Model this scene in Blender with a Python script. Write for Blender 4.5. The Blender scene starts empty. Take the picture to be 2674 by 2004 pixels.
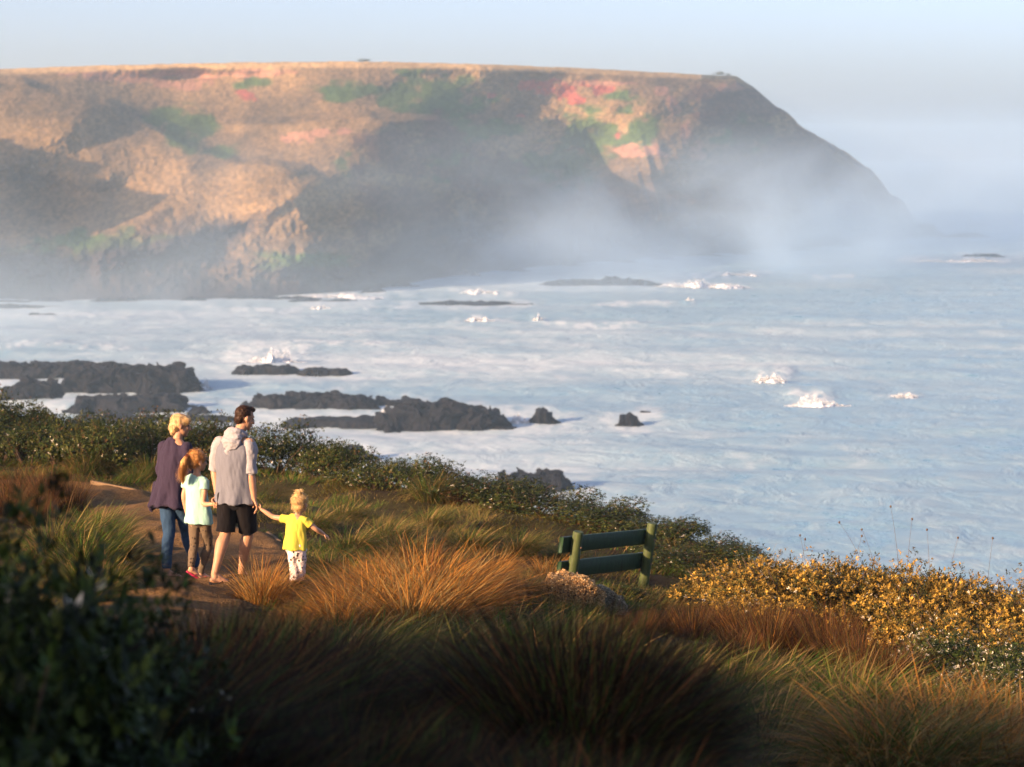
import bpy, bmesh, math, random
import numpy as np
from mathutils import Vector, Matrix

# ------------------------------------------------------------------ camera, world, sun, exposure
SC = bpy.context.scene
COL = SC.collection
R = math.radians
FPX = 1024 * 85.0 / 36.0            # focal length in pixels of the 1024-wide frame
CAMZ = 35.0                         # camera above the sea
HOR = 145.0                         # picture row of the horizon
PITCH = math.atan((383.5 - HOR) / FPX)
cam = bpy.data.cameras.new('camera')
cam.lens = 85; cam.sensor_width = 36; cam.clip_start = 0.1; cam.clip_end = 20000
cam.dof.use_dof = True; cam.dof.focus_distance = 21.5; cam.dof.aperture_fstop = 3.7
camo = bpy.data.objects.new('camera', cam); COL.objects.link(camo)
camo.location = (0, 0, CAMZ); camo.rotation_euler = (R(90) - PITCH, 0, 0)
SC.camera = camo

SUN_EL, SUN_AZ = 15.0, 53.0          # elevation; angle of the sun to the left of straight behind the camera
el, az = R(SUN_EL), R(SUN_AZ)
TO_SUN = Vector((-math.sin(az) * math.cos(el), -math.cos(az) * math.cos(el), math.sin(el)))
w = bpy.data.worlds.new('World'); SC.world = w; w.use_nodes = True
nt = w.node_tree; nt.nodes.clear()
sky = nt.nodes.new('ShaderNodeTexSky'); sky.sky_type = 'NISHITA'; sky.sun_disc = False
sky.sun_elevation = R(SUN_EL); sky.sun_rotation = math.atan2(TO_SUN.x, TO_SUN.y)
sky.air_density = 0.5; sky.dust_density = 2.1; sky.ozone_density = 2.0
bg = nt.nodes.new('ShaderNodeBackground'); bg.inputs['Strength'].default_value = 0.122
wo = nt.nodes.new('ShaderNodeOutputWorld')
tint = nt.nodes.new('ShaderNodeMix'); tint.data_type = 'RGBA'; tint.blend_type = 'MULTIPLY'; tint.inputs[0].default_value = 1.0
tint.inputs[7].default_value = (1.20, 0.975, 0.88, 1); nt.links.new(sky.outputs[0], tint.inputs[6])      # a faint lilac morning cast
nt.links.new(tint.outputs[2], bg.inputs[0]); nt.links.new(bg.outputs[0], wo.inputs[0])
sl = bpy.data.lights.new('sun', 'SUN'); sl.energy = 5.0; sl.angle = R(0.5); sl.color = (1.0, 0.62, 0.34)
so = bpy.data.objects.new('sun', sl); COL.objects.link(so)
so.rotation_euler = TO_SUN.to_track_quat('Z', 'Y').to_euler()
SC.view_settings.view_transform = 'Standard'; SC.view_settings.look = 'None'
SC.view_settings.exposure = 1.5; SC.view_settings.gamma = 1.0; SC.view_settings.use_curve_mapping = False
SC.cycles.use_denoising = True
SC.cycles.max_bounces = 8; SC.cycles.diffuse_bounces = 3; SC.cycles.glossy_bounces = 2
SC.cycles.transmission_bounces = 2; SC.cycles.transparent_max_bounces = 4; SC.cycles.volume_bounces = 4
SC.cycles.caustics_reflective = False; SC.cycles.caustics_refractive = False

# ------------------------------------------------------------------ helpers
def smooth(a, b, x):
    t = np.clip((np.asarray(x, float) - a) / (b - a), 0, 1); return t * t * (3 - 2 * t)
def _h(ix, iy, iz, s):
    n = (ix.astype(np.int64) * 374761393 + iy.astype(np.int64) * 668265263 + iz.astype(np.int64) * 2147483647 + s * 1274126177) & 0xffffffff
    n = ((n ^ (n >> 13)) * 1274126177) & 0xffffffff
    n = (n ^ (n >> 16)) & 0xffffffff
    return n / 4294967295.0
def noise3(x, y, z, s=0):
    x, y, z = np.broadcast_arrays(np.asarray(x, float), np.asarray(y, float), np.asarray(z, float))
    ix, iy, iz = np.floor(x), np.floor(y), np.floor(z)
    fx, fy, fz = x - ix, y - iy, z - iz
    fx, fy, fz = (f * f * f * (f * (f * 6 - 15) + 10) for f in (fx, fy, fz))
    r = 0
    for dx in (0, 1):
        for dy in (0, 1):
            for dz in (0, 1):
                wgt = (fx if dx else 1 - fx) * (fy if dy else 1 - fy) * (fz if dz else 1 - fz)
                r = r + wgt * _h(ix + dx, iy + dy, iz + dz, s)
    return r * 2 - 1
def noise2(x, y, s=0):
    x, y = np.broadcast_arrays(np.asarray(x, float), np.asarray(y, float))
    ix, iy = np.floor(x), np.floor(y)
    fx, fy = x - ix, y - iy
    fx, fy = (f * f * f * (f * (f * 6 - 15) + 10) for f in (fx, fy))
    z = np.zeros_like(ix)
    a = _h(ix, iy, z, s); b = _h(ix + 1, iy, z, s); c = _h(ix, iy + 1, z, s); d = _h(ix + 1, iy + 1, z, s)
    return (a * (1 - fx) * (1 - fy) + b * fx * (1 - fy) + c * (1 - fx) * fy + d * fx * fy) * 2 - 1
def fbm2(x, y, o=4, s=0, g=0.5):
    r = 0; a = 1
    for k in range(o): r = r + a * noise2(np.asarray(x) * 2 ** k + 17.3 * k, np.asarray(y) * 2 ** k - 9.1 * k, s + k); a *= g
    return r
def fbm3(x, y, z, o=3, s=0, g=0.5):
    r = 0; a = 1
    for k in range(o): r = r + a * noise3(np.asarray(x) * 2 ** k + 17.3 * k, np.asarray(y) * 2 ** k - 9.1 * k, np.asarray(z) * 2 ** k + 4.7 * k, s + k); a *= g
    return r
def mesh_np(name, V, quads=None, tris=None, col=None, smooth_shade=False):
    V = np.asarray(V, np.float32)
    quads = np.zeros((0, 4), np.int32) if quads is None else np.asarray(quads, np.int32)
    tris = np.zeros((0, 3), np.int32) if tris is None else np.asarray(tris, np.int32)
    me = bpy.data.meshes.new(name)
    me.vertices.add(len(V)); me.vertices.foreach_set('co', V.ravel())
    nl = len(quads) * 4 + len(tris) * 3
    me.loops.add(nl); me.loops.foreach_set('vertex_index', np.concatenate([quads.ravel(), tris.ravel()]).astype(np.int32))
    me.polygons.add(len(quads) + len(tris))
    st = np.concatenate([np.arange(len(quads)) * 4, len(quads) * 4 + np.arange(len(tris)) * 3]).astype(np.int32)
    me.polygons.foreach_set('loop_start', st)
    me.update(calc_edges=True); me.validate()
    if smooth_shade: me.polygons.foreach_set('use_smooth', np.ones(len(me.polygons), bool))
    if col is not None:
        c = np.ones((len(V), 4), np.float32); c[:, :3] = np.clip(col, 0, 1)
        at = me.attributes.new('Col', 'FLOAT_COLOR', 'POINT'); at.data.foreach_set('color', c.ravel())
    return me
def grid_quads(nr, nc):
    i = np.arange(nr - 1)[:, None] * nc + np.arange(nc - 1)[None, :]
    return np.stack([i, i + 1, i + nc + 1, i + nc], -1).reshape(-1, 4)
def tag(o, label=None, cat=None, group=None, kind=None):
    if label: o['label'] = label
    if cat: o['category'] = cat
    if group: o['group'] = group
    if kind: o['kind'] = kind
    return o
def obj(name, me, mat=None, parent=None, loc=None):
    o = bpy.data.objects.new(name, me); COL.objects.link(o)
    if mat is not None and not me.materials: me.materials.append(mat)
    if parent: o.parent = parent
    if loc is not None: o.location = loc
    return o
def empty(name, loc=(0, 0, 0), rz=0):
    o = bpy.data.objects.new(name, None); COL.objects.link(o); o.location = loc; o.rotation_euler = (0, 0, rz); o.empty_display_size = 0.2
    return o
def copy_tree(o, parent=None):
    c = o.copy(); COL.objects.link(c)
    if parent: c.parent = parent
    for ch in list(o.children): copy_tree(ch, c)
    return c
def sea_D(py): return CAMZ * FPX / (py - HOR)          # distance of a sea-level point seen on that row
def at(px, py, d):                                      # the place seen at (px, py), d metres out
    k = math.tan(PITCH + math.atan((py - 383.5) / FPX)); return ((px - 512) / FPX * d * (math.cos(PITCH) + k * math.sin(PITCH)), d, CAMZ - k * d)

# ------------------------------------------------------------------ materials
def new_mat(name):
    m = bpy.data.materials.new(name); m.use_nodes = True
    n = m.node_tree; n.nodes.clear(); out = n.nodes.new('ShaderNodeOutputMaterial')
    return m, n, out
def pr(n, rough=0.8, spec=0.3, **k):
    p = n.nodes.new('ShaderNodeBsdfPrincipled'); p.inputs['Roughness'].default_value = rough
    p.inputs['Specular IOR Level'].default_value = spec
    return p
def nz(n, scale, detail=4, rough=0.55, vec=None, dist=0):
    t = n.nodes.new('ShaderNodeTexNoise'); t.inputs['Scale'].default_value = scale; t.inputs['Detail'].default_value = detail
    t.inputs['Roughness'].default_value = rough; t.inputs['Distortion'].default_value = dist
    if vec is not None: n.links.new(vec, t.inputs['Vector'])
    return t
def coords(n, sc=(1, 1, 1)):
    tc = n.nodes.new('ShaderNodeTexCoord'); mp = n.nodes.new('ShaderNodeMapping'); mp.inputs['Scale'].default_value = sc
    n.links.new(tc.outputs['Object'], mp.inputs['Vector']); return mp.outputs[0]
def ramp(n, fac, stops):
    r = n.nodes.new('ShaderNodeValToRGB'); e = r.color_ramp.elements
    while len(e) < len(stops): e.new(0.5)
    for k, (p, c) in enumerate(stops):
        e[k].position = p; e[k].color = (*c, 1) if len(c) == 3 else c
    n.links.new(fac, r.inputs[0]); return r
def mixc(n, fac, a, b, mode='MIX'):
    m = n.nodes.new('ShaderNodeMix'); m.data_type = 'RGBA'; m.blend_type = mode
    for s, v in ((0, fac), (6, a), (7, b)):
        if isinstance(v, bpy.types.NodeSocket): n.links.new(v, m.inputs[s])
        elif s == 0: m.inputs[0].default_value = v
        else: m.inputs[s].default_value = (*v, 1)
    return m.outputs[2]
def bump(n, hgt, strength, dist=0.1):
    b = n.nodes.new('ShaderNodeBump'); b.inputs['Strength'].default_value = strength; b.inputs['Distance'].default_value = dist
    n.links.new(hgt, b.inputs['Height']); return b.outputs[0]
def attr(n, name='Col'):
    a = n.nodes.new('ShaderNodeAttribute'); a.attribute_name = name; return a.outputs['Color']
def mat_attr(name, rough=0.85, spec=0.2, scale=None, amt=0.35, bscale=None, bstr=0.3, bdist=0.1, translucent=0.0):
    m, n, out = new_mat(name); p = pr(n, rough, spec); c = attr(n)
    if scale:
        t = nz(n, scale, 5, 0.6, coords(n)); r = ramp(n, t.outputs[0], [(0.25, (1 - amt,) * 3), (0.75, (1 + amt,) * 3)])
        c = mixc(n, 1.0, c, r.outputs[0], 'MULTIPLY')
    n.links.new(c, p.inputs['Base Color'])
    if bscale: n.links.new(bump(n, nz(n, bscale, 5, 0.6, coords(n)).outputs[0], bstr, bdist), p.inputs['Normal'])
    sh = p.outputs[0]
    if translucent:
        tr = n.nodes.new('ShaderNodeBsdfTranslucent'); n.links.new(c, tr.inputs[0])
        mx = n.nodes.new('ShaderNodeMixShader'); mx.inputs[0].default_value = translucent
        n.links.new(sh, mx.inputs[1]); n.links.new(tr.outputs[0], mx.inputs[2]); sh = mx.outputs[0]
    n.links.new(sh, out.inputs[0]); return m
def mat_col(name, c, rough=0.8, spec=0.2, scale=30, amt=0.2, bscale=None, bstr=0.2, bdist=0.01, sc=(1, 1, 1)):
    m, n, out = new_mat(name); p = pr(n, rough, spec)
    t = nz(n, scale, 5, 0.6, coords(n, sc)); r = ramp(n, t.outputs[0], [(0.25, tuple(x * (1 - amt) for x in c)), (0.75, tuple(min(1, x * (1 + amt)) for x in c))])
    n.links.new(r.outputs[0], p.inputs['Base Color'])
    if bscale: n.links.new(bump(n, nz(n, bscale, 4, 0.6, coords(n, sc)).outputs[0], bstr, bdist), p.inputs['Normal'])
    n.links.new(p.outputs[0], out.inputs[0]); return m
M = {}
M['grass'] = mat_attr('grass blades', 0.75, 0.12, translucent=0.3)
M['leaf'] = mat_attr('leaves', 0.6, 0.15, translucent=0.15)
M['bark'] = mat_col('brown twigs', (0.09, 0.06, 0.04), scale=40)

# ------------------------------------------------------------------ near slope: terrain
_py = np.arange(-80, 90, 0.25)
_pz = np.interp(_py, [-80, -20, 0, 6, 9, 12, 18, 24, 30, 36, 60], [-0.6, -1.2, -1.55, -2.0, -2.45, -3.0, -3.85, -4.45, -4.92, -5.25, -6.2])
_k = np.exp(-(np.arange(-12, 13) / 6.0) ** 2); _k /= _k.sum()
_pz = np.convolve(np.pad(_pz, 12, mode='edge'), _k, 'valid')
EDGE = np.array([(-70, 66), (-30, 50), (-20, 46), (-10, 42), (-3, 37.2), (1, 34.3), (2.6, 32.3), (3.3, 28.5), (5, 25.6), (8, 23), (14, 19), (45, 5)], float)
def edge_dist(x, y):
    x = np.asarray(x, float); y = np.asarray(y, float)
    best = np.full(x.shape, 1e9); sgn = np.ones(x.shape)
    for (ax, ay), (bx, by) in zip(EDGE[:-1], EDGE[1:]):
        dx, dy = bx - ax, by - ay
        t = np.clip(((x - ax) * dx + (y - ay) * dy) / (dx * dx + dy * dy), 0, 1)
        d = np.hypot(x - ax - t * dx, y - ay - t * dy)
        s = np.sign(dx * (y - ay) - dy * (x - ax))
        m = d < best; best = np.where(m, d, best); sgn = np.where(m, s, sgn)
    return best * sgn
def shade_bank(x, y):        # unseen bank added left of the camera, shaped to shade the near slope
    top = np.interp(y, [-32, -14, -6, -3, -1.2, 2.6, 6.4, 8.6, 13], [36.5, 40, 39.7, 39.3, 38.0, 37.25, 36.6, 35.95, 34.0])
    b = np.maximum(top - (CAMZ + np.interp(y, _py, _pz) + 0.775), 0) * np.exp(-((x + 15.5) / 5.0) ** 2) * smooth(14.5, 10.5, y)
    b = b * (1 + 0.10 * fbm2(x * 0.6, y * 0.6, 3, 31))
    return b
HOLLOW = []                  # slight hollow in which the bench stands
def ground(x, y, detail=True):
    x = np.asarray(x, float); y = np.asarray(y, float)
    z = CAMZ + np.interp(y, _py, _pz) - np.where(x > 0, 0.11, 0.05) * x
    if detail:
        z = z + 0.10 * fbm2(x * 0.55, y * 0.55, 3, 3) + 0.03 * fbm2(x * 2.1, y * 2.1, 2, 8)
    z = z + shade_bank(x, y)
    for (ax, ay, h) in HOLLOW: z = z + h * np.exp(-((x - ax) ** 2 + (y - ay) ** 2) / 2.3 ** 2)
    d = edge_dist(x, y); dd = np.maximum(d, 0)
    drop = 1.15 * dd * dd / (dd + 1.5)
    if detail: drop = drop * (1 + 0.22 * fbm2(x * 0.16, y * 0.16, 4, 21))
    return np.maximum(z - drop, -1.6)
BENCH = [at(569, 598, 27.6), at(643, 588, 29.0)]
_e = [b[2] - float(ground(np.array([b[0]]), np.array([b[1]]))[0]) for b in BENCH]
_k2 = math.exp(-((BENCH[0][0] - BENCH[1][0]) ** 2 + (BENCH[0][1] - BENCH[1][1]) ** 2) / 2.3 ** 2)
_s = np.linalg.solve([[1, _k2], [_k2, 1]], _e)
HOLLOW = [(BENCH[0][0], BENCH[0][1], _s[0]), (BENCH[1][0], BENCH[1][1], _s[1])]
def build_ground():
    xs = np.concatenate([np.arange(-70, -12, 0.6), np.arange(-12, 12, 0.2), np.arange(12, 46, 1.0)])
    ys = np.concatenate([np.arange(-40, 3, 0.6), np.arange(3, 45, 0.2), np.arange(45, 96, 1.0)])
    X, Y = np.meshgrid(xs, ys); Z = ground(X, Y)
    d = edge_dist(X, Y)
    n = fbm2(X * 1.3, Y * 1.3, 4, 30)[..., None]
    soil = np.array([0.030, 0.022, 0.011]); grassc = np.array([0.045, 0.038, 0.013]); rock = np.array([0.07, 0.06, 0.055])
    c = soil + (grassc - soil) * np.clip(0.5 + n, 0, 1)
    c = np.where((d > 2.5)[..., None], rock, c)
    me = mesh_np('ground', np.stack([X, Y, Z], -1).reshape(-1, 3), grid_quads(*X.shape), col=c.reshape(-1, 3), smooth_shade=True)
    return tag(obj('ground', me, mat_attr('soil', 0.95, 0.1, scale=9, amt=0.45, bscale=25, bstr=0.5, bdist=0.03)), kind='structure')
build_ground()

# ------------------------------------------------------------------ sea
ROCKS = [  # px left, right, row of the top, row of the waterline, label, group
    (-30, 112, 362, 379, 'long black rock shelf at the left frame edge, behind the blunt block'),
    (50, 197, 365, 392, 'largest black rock shelf, at left, ending in a white splash'),
    (-12, 62, 380, 403, 'blunt black rock block at the left frame edge before the long shelf'),
    (62, 186, 395, 412, 'low black rock ledge just above the hedge, left of the woman'),
    (186, 208, 407, 414, 'tiny dark rock poking from foam at the right tip of the low ledge'),
    (60, 150, 415, 424, 'wet grey ledge with foam pouring over it, half hidden by the left hedge'),
    (150, 228, 416, 422, 'thin washed rock shelf right above the head of the blonde woman'),
    (225, 302, 365, 374, 'thin flat dark reef lying apart above the man in the middle water'),
    (298, 350, 368, 375, 'small broken low reef at the right end of the thin flat reef'),
    (238, 378, 393, 411, 'long dark rock shelf starting right of the head of the man'),
    (282, 385, 418, 425, 'low foam washed rock lying in front of the long shelf beside the man'),
    (372, 512, 401, 430, 'biggest rugged dark outcrop in the centre of the water, right of the long shelf'),
    (370, 425, 398, 408, 'small dark rock tucked behind the biggest central outcrop'),
    (528, 557, 410, 424, 'rounded pointed rock alone just right of the central outcrop'),
    (616, 645, 415, 425, 'lone pointed dark rock farthest right in the near water'),
    (640, 655, 411, 415, 'tiny flat rock beside the lone pointed rock'),
    (318, 372, 445, 459, 'flat dark rock top showing above the hedge right of the man'),
    (484, 580, 472, 494, 'dark wave washed rock showing just behind the hedge at centre'),
    (-40, 60, 302, 309, 'misty low shore rock at the left end below the headland'),
    (110, 262, 288, 297, 'broad misty rock platform at the headland foot, left of the breaker line'),
    (275, 372, 298, 303, 'misty reef in front of the white breaker line under the headland'),
    (420, 530, 299, 304, 'washed misty reef right of the breaker line under the headland'),
    (540, 665, 274, 285, 'misty rock platform with white water streaming down its face'),
    (905, 948, 222, 236, 'misty stepped rock at the tip of the headland'),
    (945, 990, 230, 237, 'flat misty reef off the tip of the headland'),
    (960, 1010, 252, 257, 'thin dark reef in foam at the right frame edge off the headland'),
    (20, 62, 311, 317, 'small dark reef in smooth water at the left, under the headland')]
BREAKERS = [  # px, row, half length px, half height px: foamy wave lines
    (345, 292, 75, 3.2), (480, 291, 40, 3.0), (630, 282, 40, 5), (720, 275, 50, 3.0), (710, 255, 55, 2.2), (960, 258, 70, 3.5),
    (830, 275, 40, 1.8), (300, 308, 120, 3), (80, 316, 110, 4), (500, 307, 45, 2.2), (620, 304, 50, 2.0), (480, 320, 35, 3), (690, 300, 6, 2),
    (540, 318, 8, 3), (600, 325, 60, 2), (270, 352, 45, 10), (810, 397, 26, 5), (775, 372, 20, 7), (900, 396, 25, 2), (60, 345, 90, 3), (340, 345, 70, 3)]
SEA_BLUE, SEA_FOAM = (0.16, 0.31, 0.40), (0.47, 0.57, 0.63)
def build_sea():
    rows = np.concatenate([np.array([16.0, 17, 18, 19, 20, 22, 24, 26, 28]), np.arange(30, 480, 1.6), np.linspace(482, 1500, 40)])
    us = np.concatenate([np.linspace(-1500, -60, 60)[:-1], np.arange(-60, 1090, 2.6), np.linspace(1090, 2600, 60)[1:]])
    D = CAMZ * FPX / rows
    U, DD = np.meshgrid(us, D); PY = HOR + np.repeat(rows[:, None], len(us), 1)
    X = (U - 512) / FPX * DD; Y = DD
    amp = smooth(40, 160, DD)
    sw = np.sin(Y * 2 * np.pi / 31 + 2.2 * fbm2(X * 0.012, Y * 0.02, 3, 5) + X * 0.03)
    Z = amp * (0.30 * sw * (0.5 + 0.5 * fbm2(X * 0.02, Y * 0.03, 2, 9)) + 0.28 * fbm2(X * 0.05, Y * 0.11, 4, 41))
    # foam
    f = 0.24 + 0.40 * fbm2(X * 0.012, Y * 0.018, 4, 61)
    lace = 1 - np.abs(fbm2(X * 0.05 + 3 * fbm2(X * .01, Y * .01, 2, 3), Y * 0.10, 4, 71)) * 2.1
    f = f + 0.30 * np.clip(lace, 0, 1) - 0.12
    f = f - 0.30 * smooth(540, 800, U) * smooth(330, 420, PY) - 0.12 * smooth(820, 1000, U)
    f = f + 0.20 * smooth(520, 120, U) * smooth(300, 320, PY) * smooth(460, 420, PY)
    f = f + 0.30 * np.exp(-((U - 400) / 260) ** 2 - ((PY - 455) / 40) ** 2)
    f = f - 0.22 * smooth(335, 300, PY) - 0.10 * smooth(520, 100, U)  # shade put into the foam mask: darker water far off and at left
    f = np.clip(f, 0.03, 0.72)
    for (bu, bv, bl, bh) in BREAKERS:
        wob = bv + 2.5 * fbm2(U / 40.0, U * 0 + bv, 3, 7)
        g = np.exp(-((U - bu) / bl) ** 4 - ((PY - wob) / bh) ** 2) * np.clip(0.55 + 1.3 * fbm2(U / 6.0, PY / 2.2, 4, 15), 0, 1.6)
        f = np.maximum(f, np.clip(g * 1.5, 0, 1))
        Z = Z + np.exp(-((U - bu) / bl) ** 4 - ((PY - wob) / bh) ** 2) * min(0.35, bh * 0.10)
    for (r0, r1, rt, rb, _) in ROCKS:
        d = np.sqrt(((U - (r0 + r1) / 2) / ((r1 - r0) / 2 + 9)) ** 2 + ((PY - rb + (rb - rt) * 0.25) / ((rb - rt) * 0.45 + 5)) ** 2)
        k = smooth(1.35, 0.9, d + 0.35 * fbm2(U / 14.0, PY / 4.0, 3, 17)); f = f + (0.74 - f) * k * (0.8 if rt > 330 else 0.5)
    me = mesh_np('sea', np.stack([X, Y, Z], -1).reshape(-1, 3), grid_quads(*X.shape), col=np.repeat(f.reshape(-1, 1), 3, 1), smooth_shade=True)
    m, n, out = new_mat('sea water')
    p = pr(n, 0.3, 0.5); p.inputs['IOR'].default_value = 1.33
    def mad(x, k, y):
        t = n.nodes.new('ShaderNodeMath'); t.operation = 'MULTIPLY_ADD'; n.links.new(x, t.inputs[0]); t.inputs[1].default_value = k
        if isinstance(y, float): t.inputs[2].default_value = y
        else: n.links.new(y, t.inputs[2])
        return t.outputs[0]
    fine = nz(n, 1.0, 6, 0.66, coords(n, (0.30, 0.15, 1)), 1.4); mid = nz(n, 1.0, 5, 0.6, coords(n, (0.055, 0.035, 1)), 1.0)
    rid = n.nodes.new('ShaderNodeMath'); rid.operation = 'ABSOLUTE'; n.links.new(mad(nz(n, 1.0, 4, 0.6, coords(n, (0.14, 0.075, 1)), 2.2).outputs[0], 4.0, -2.0), rid.inputs[0])
    fsum = mad(fine.outputs[0], 1.35, mad(mid.outputs[0], 0.85, mad(rid.outputs[0], -0.30, attr(n))))
    fo = ramp(n, mad(fsum, 0.62, -0.345), [(0.12, (0, 0, 0)), (0.40, (0.34,) * 3), (0.62, (0.62,) * 3), (0.85, (1, 1, 1))])
    n.links.new(mixc(n, fo.outputs[0], SEA_BLUE, SEA_FOAM), p.inputs['Base Color'])
    rr = ramp(n, fo.outputs[0], [(0, (0.25,) * 3), (1, (0.85,) * 3)]); n.links.new(rr.outputs[0], p.inputs['Roughness'])
    wv = nz(n, 1.0, 6, 0.62, coords(n, (0.16, 0.13, 1)), 0.8)
    n.links.new(bump(n, wv.outputs[0], 0.6, 0.75), p.inputs['Normal'])
    n.links.new(p.outputs[0], out.inputs[0])
    return tag(obj('sea', me, m), kind='structure')
build_sea()

# ------------------------------------------------------------------ headland across the bay
DSH = np.array([(-600, 640), (-300, 570), (-150, 552), (0, 546), (100, 549), (200, 552), (300, 562), (380, 588), (450, 648), (560, 711), (650, 749), (750, 798), (850, 855), (922, 930)], float)
DRM = np.array([(-600, 780), (-300, 745), (-150, 735), (0, 735), (120, 742), (240, 750), (360, 755), (480, 772), (600, 800), (700, 826), (745, 850), (800, 880), (870, 905), (922, 932)], float)
HP = np.array([  # (bearing px, row px, distance m): spurs and hollows of the slope
    (-80, 85, 670), (-80, 150, 622), (-80, 220, 580), (0, 80, 675), (0, 105, 648), (0, 150, 622), (0, 220, 580), (52, 95, 662), (60, 125, 638), (100, 110, 655), (100, 160, 618), (100, 230, 578), (180, 148, 632), (180, 180, 608), (180, 220, 582), (250, 168, 626), (260, 200, 602), (260, 240, 582), (320, 175, 622), (345, 240, 588), (330, 205, 600),
    (40, 77, 725), (80, 82, 730), (120, 86, 735), (160, 92, 732), (200, 96, 735), (240, 97, 730), (150, 108, 712), (200, 122, 702), (240, 138, 690),
    (270, 120, 692), (345, 117, 684), (400, 117, 682), (350, 148, 648), (372, 190, 612), (395, 150, 652), (420, 140, 690), (455, 150, 725), (480, 195, 722), (520, 165, 752), (430, 240, 672), (430, 190, 690),
    (400, 96, 740), (480, 112, 760), (540, 120, 785), (575, 145, 792), (565, 200, 755), (520, 235, 718),
    (600, 110, 790), (640, 112, 770), (660, 150, 752), (690, 160, 758), (705, 205, 768),
    (725, 112, 812), (750, 165, 832), (800, 170, 866), (840, 200, 884), (780, 222, 836), (865, 215, 896)], float)
SIL = np.array([(-600, 80), (-300, 74), (-150, 71.5), (0, 70), (120, 66), (240, 63.5), (360, 62.5), (480, 65), (600, 70), (700, 75.5), (735, 77), (752, 88), (775, 107), (800, 125), (835, 147), (870, 170), (882, 182), (890, 195), (903, 200), (914, 218), (919, 228), (922, 234)], float)
def base_D(u, v):
    d0 = np.interp(u, DSH[:, 0], DSH[:, 1]); d1 = np.interp(u, DRM[:, 0], DRM[:, 1])
    v0 = HOR + CAMZ * FPX / d0; v1 = np.interp(u, SIL[:, 0], SIL[:, 1])
    t = np.clip((v0 - v) / np.maximum(v0 - v1, 1), 0, 1)
    return d0 + (d1 - d0) * (0.75 * t + 0.25 * t * t), t
_HR = HP[:, 2] - base_D(HP[:, 0], HP[:, 1])[0]
def head_D(u, v):
    b, t = base_D(u, v); num = 0; den = 0.16
    for (a, c, _), r in zip(HP, _HR):
        g = np.exp(-((u - a) / 42.0) ** 2 - ((v - c) / 20.0) ** 2); num = num + g * r; den = den + g
    return b + num / den * smooth(0, 0.12, t) * smooth(1, 0.93, t)
def blob(U, V, pts, wu, wv, s, thr=0.0):
    m = np.zeros_like(U)
    for (a, b, su, sv) in pts: m = np.maximum(m, np.exp(-((U - a) / su) ** 2 - ((V - b) / sv) ** 2))
    return smooth(0.22, 0.72, m + 0.45 * fbm2(U / wu, V / wv, 4, s) * smooth(0.08, 0.35, m) - thr)
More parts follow.
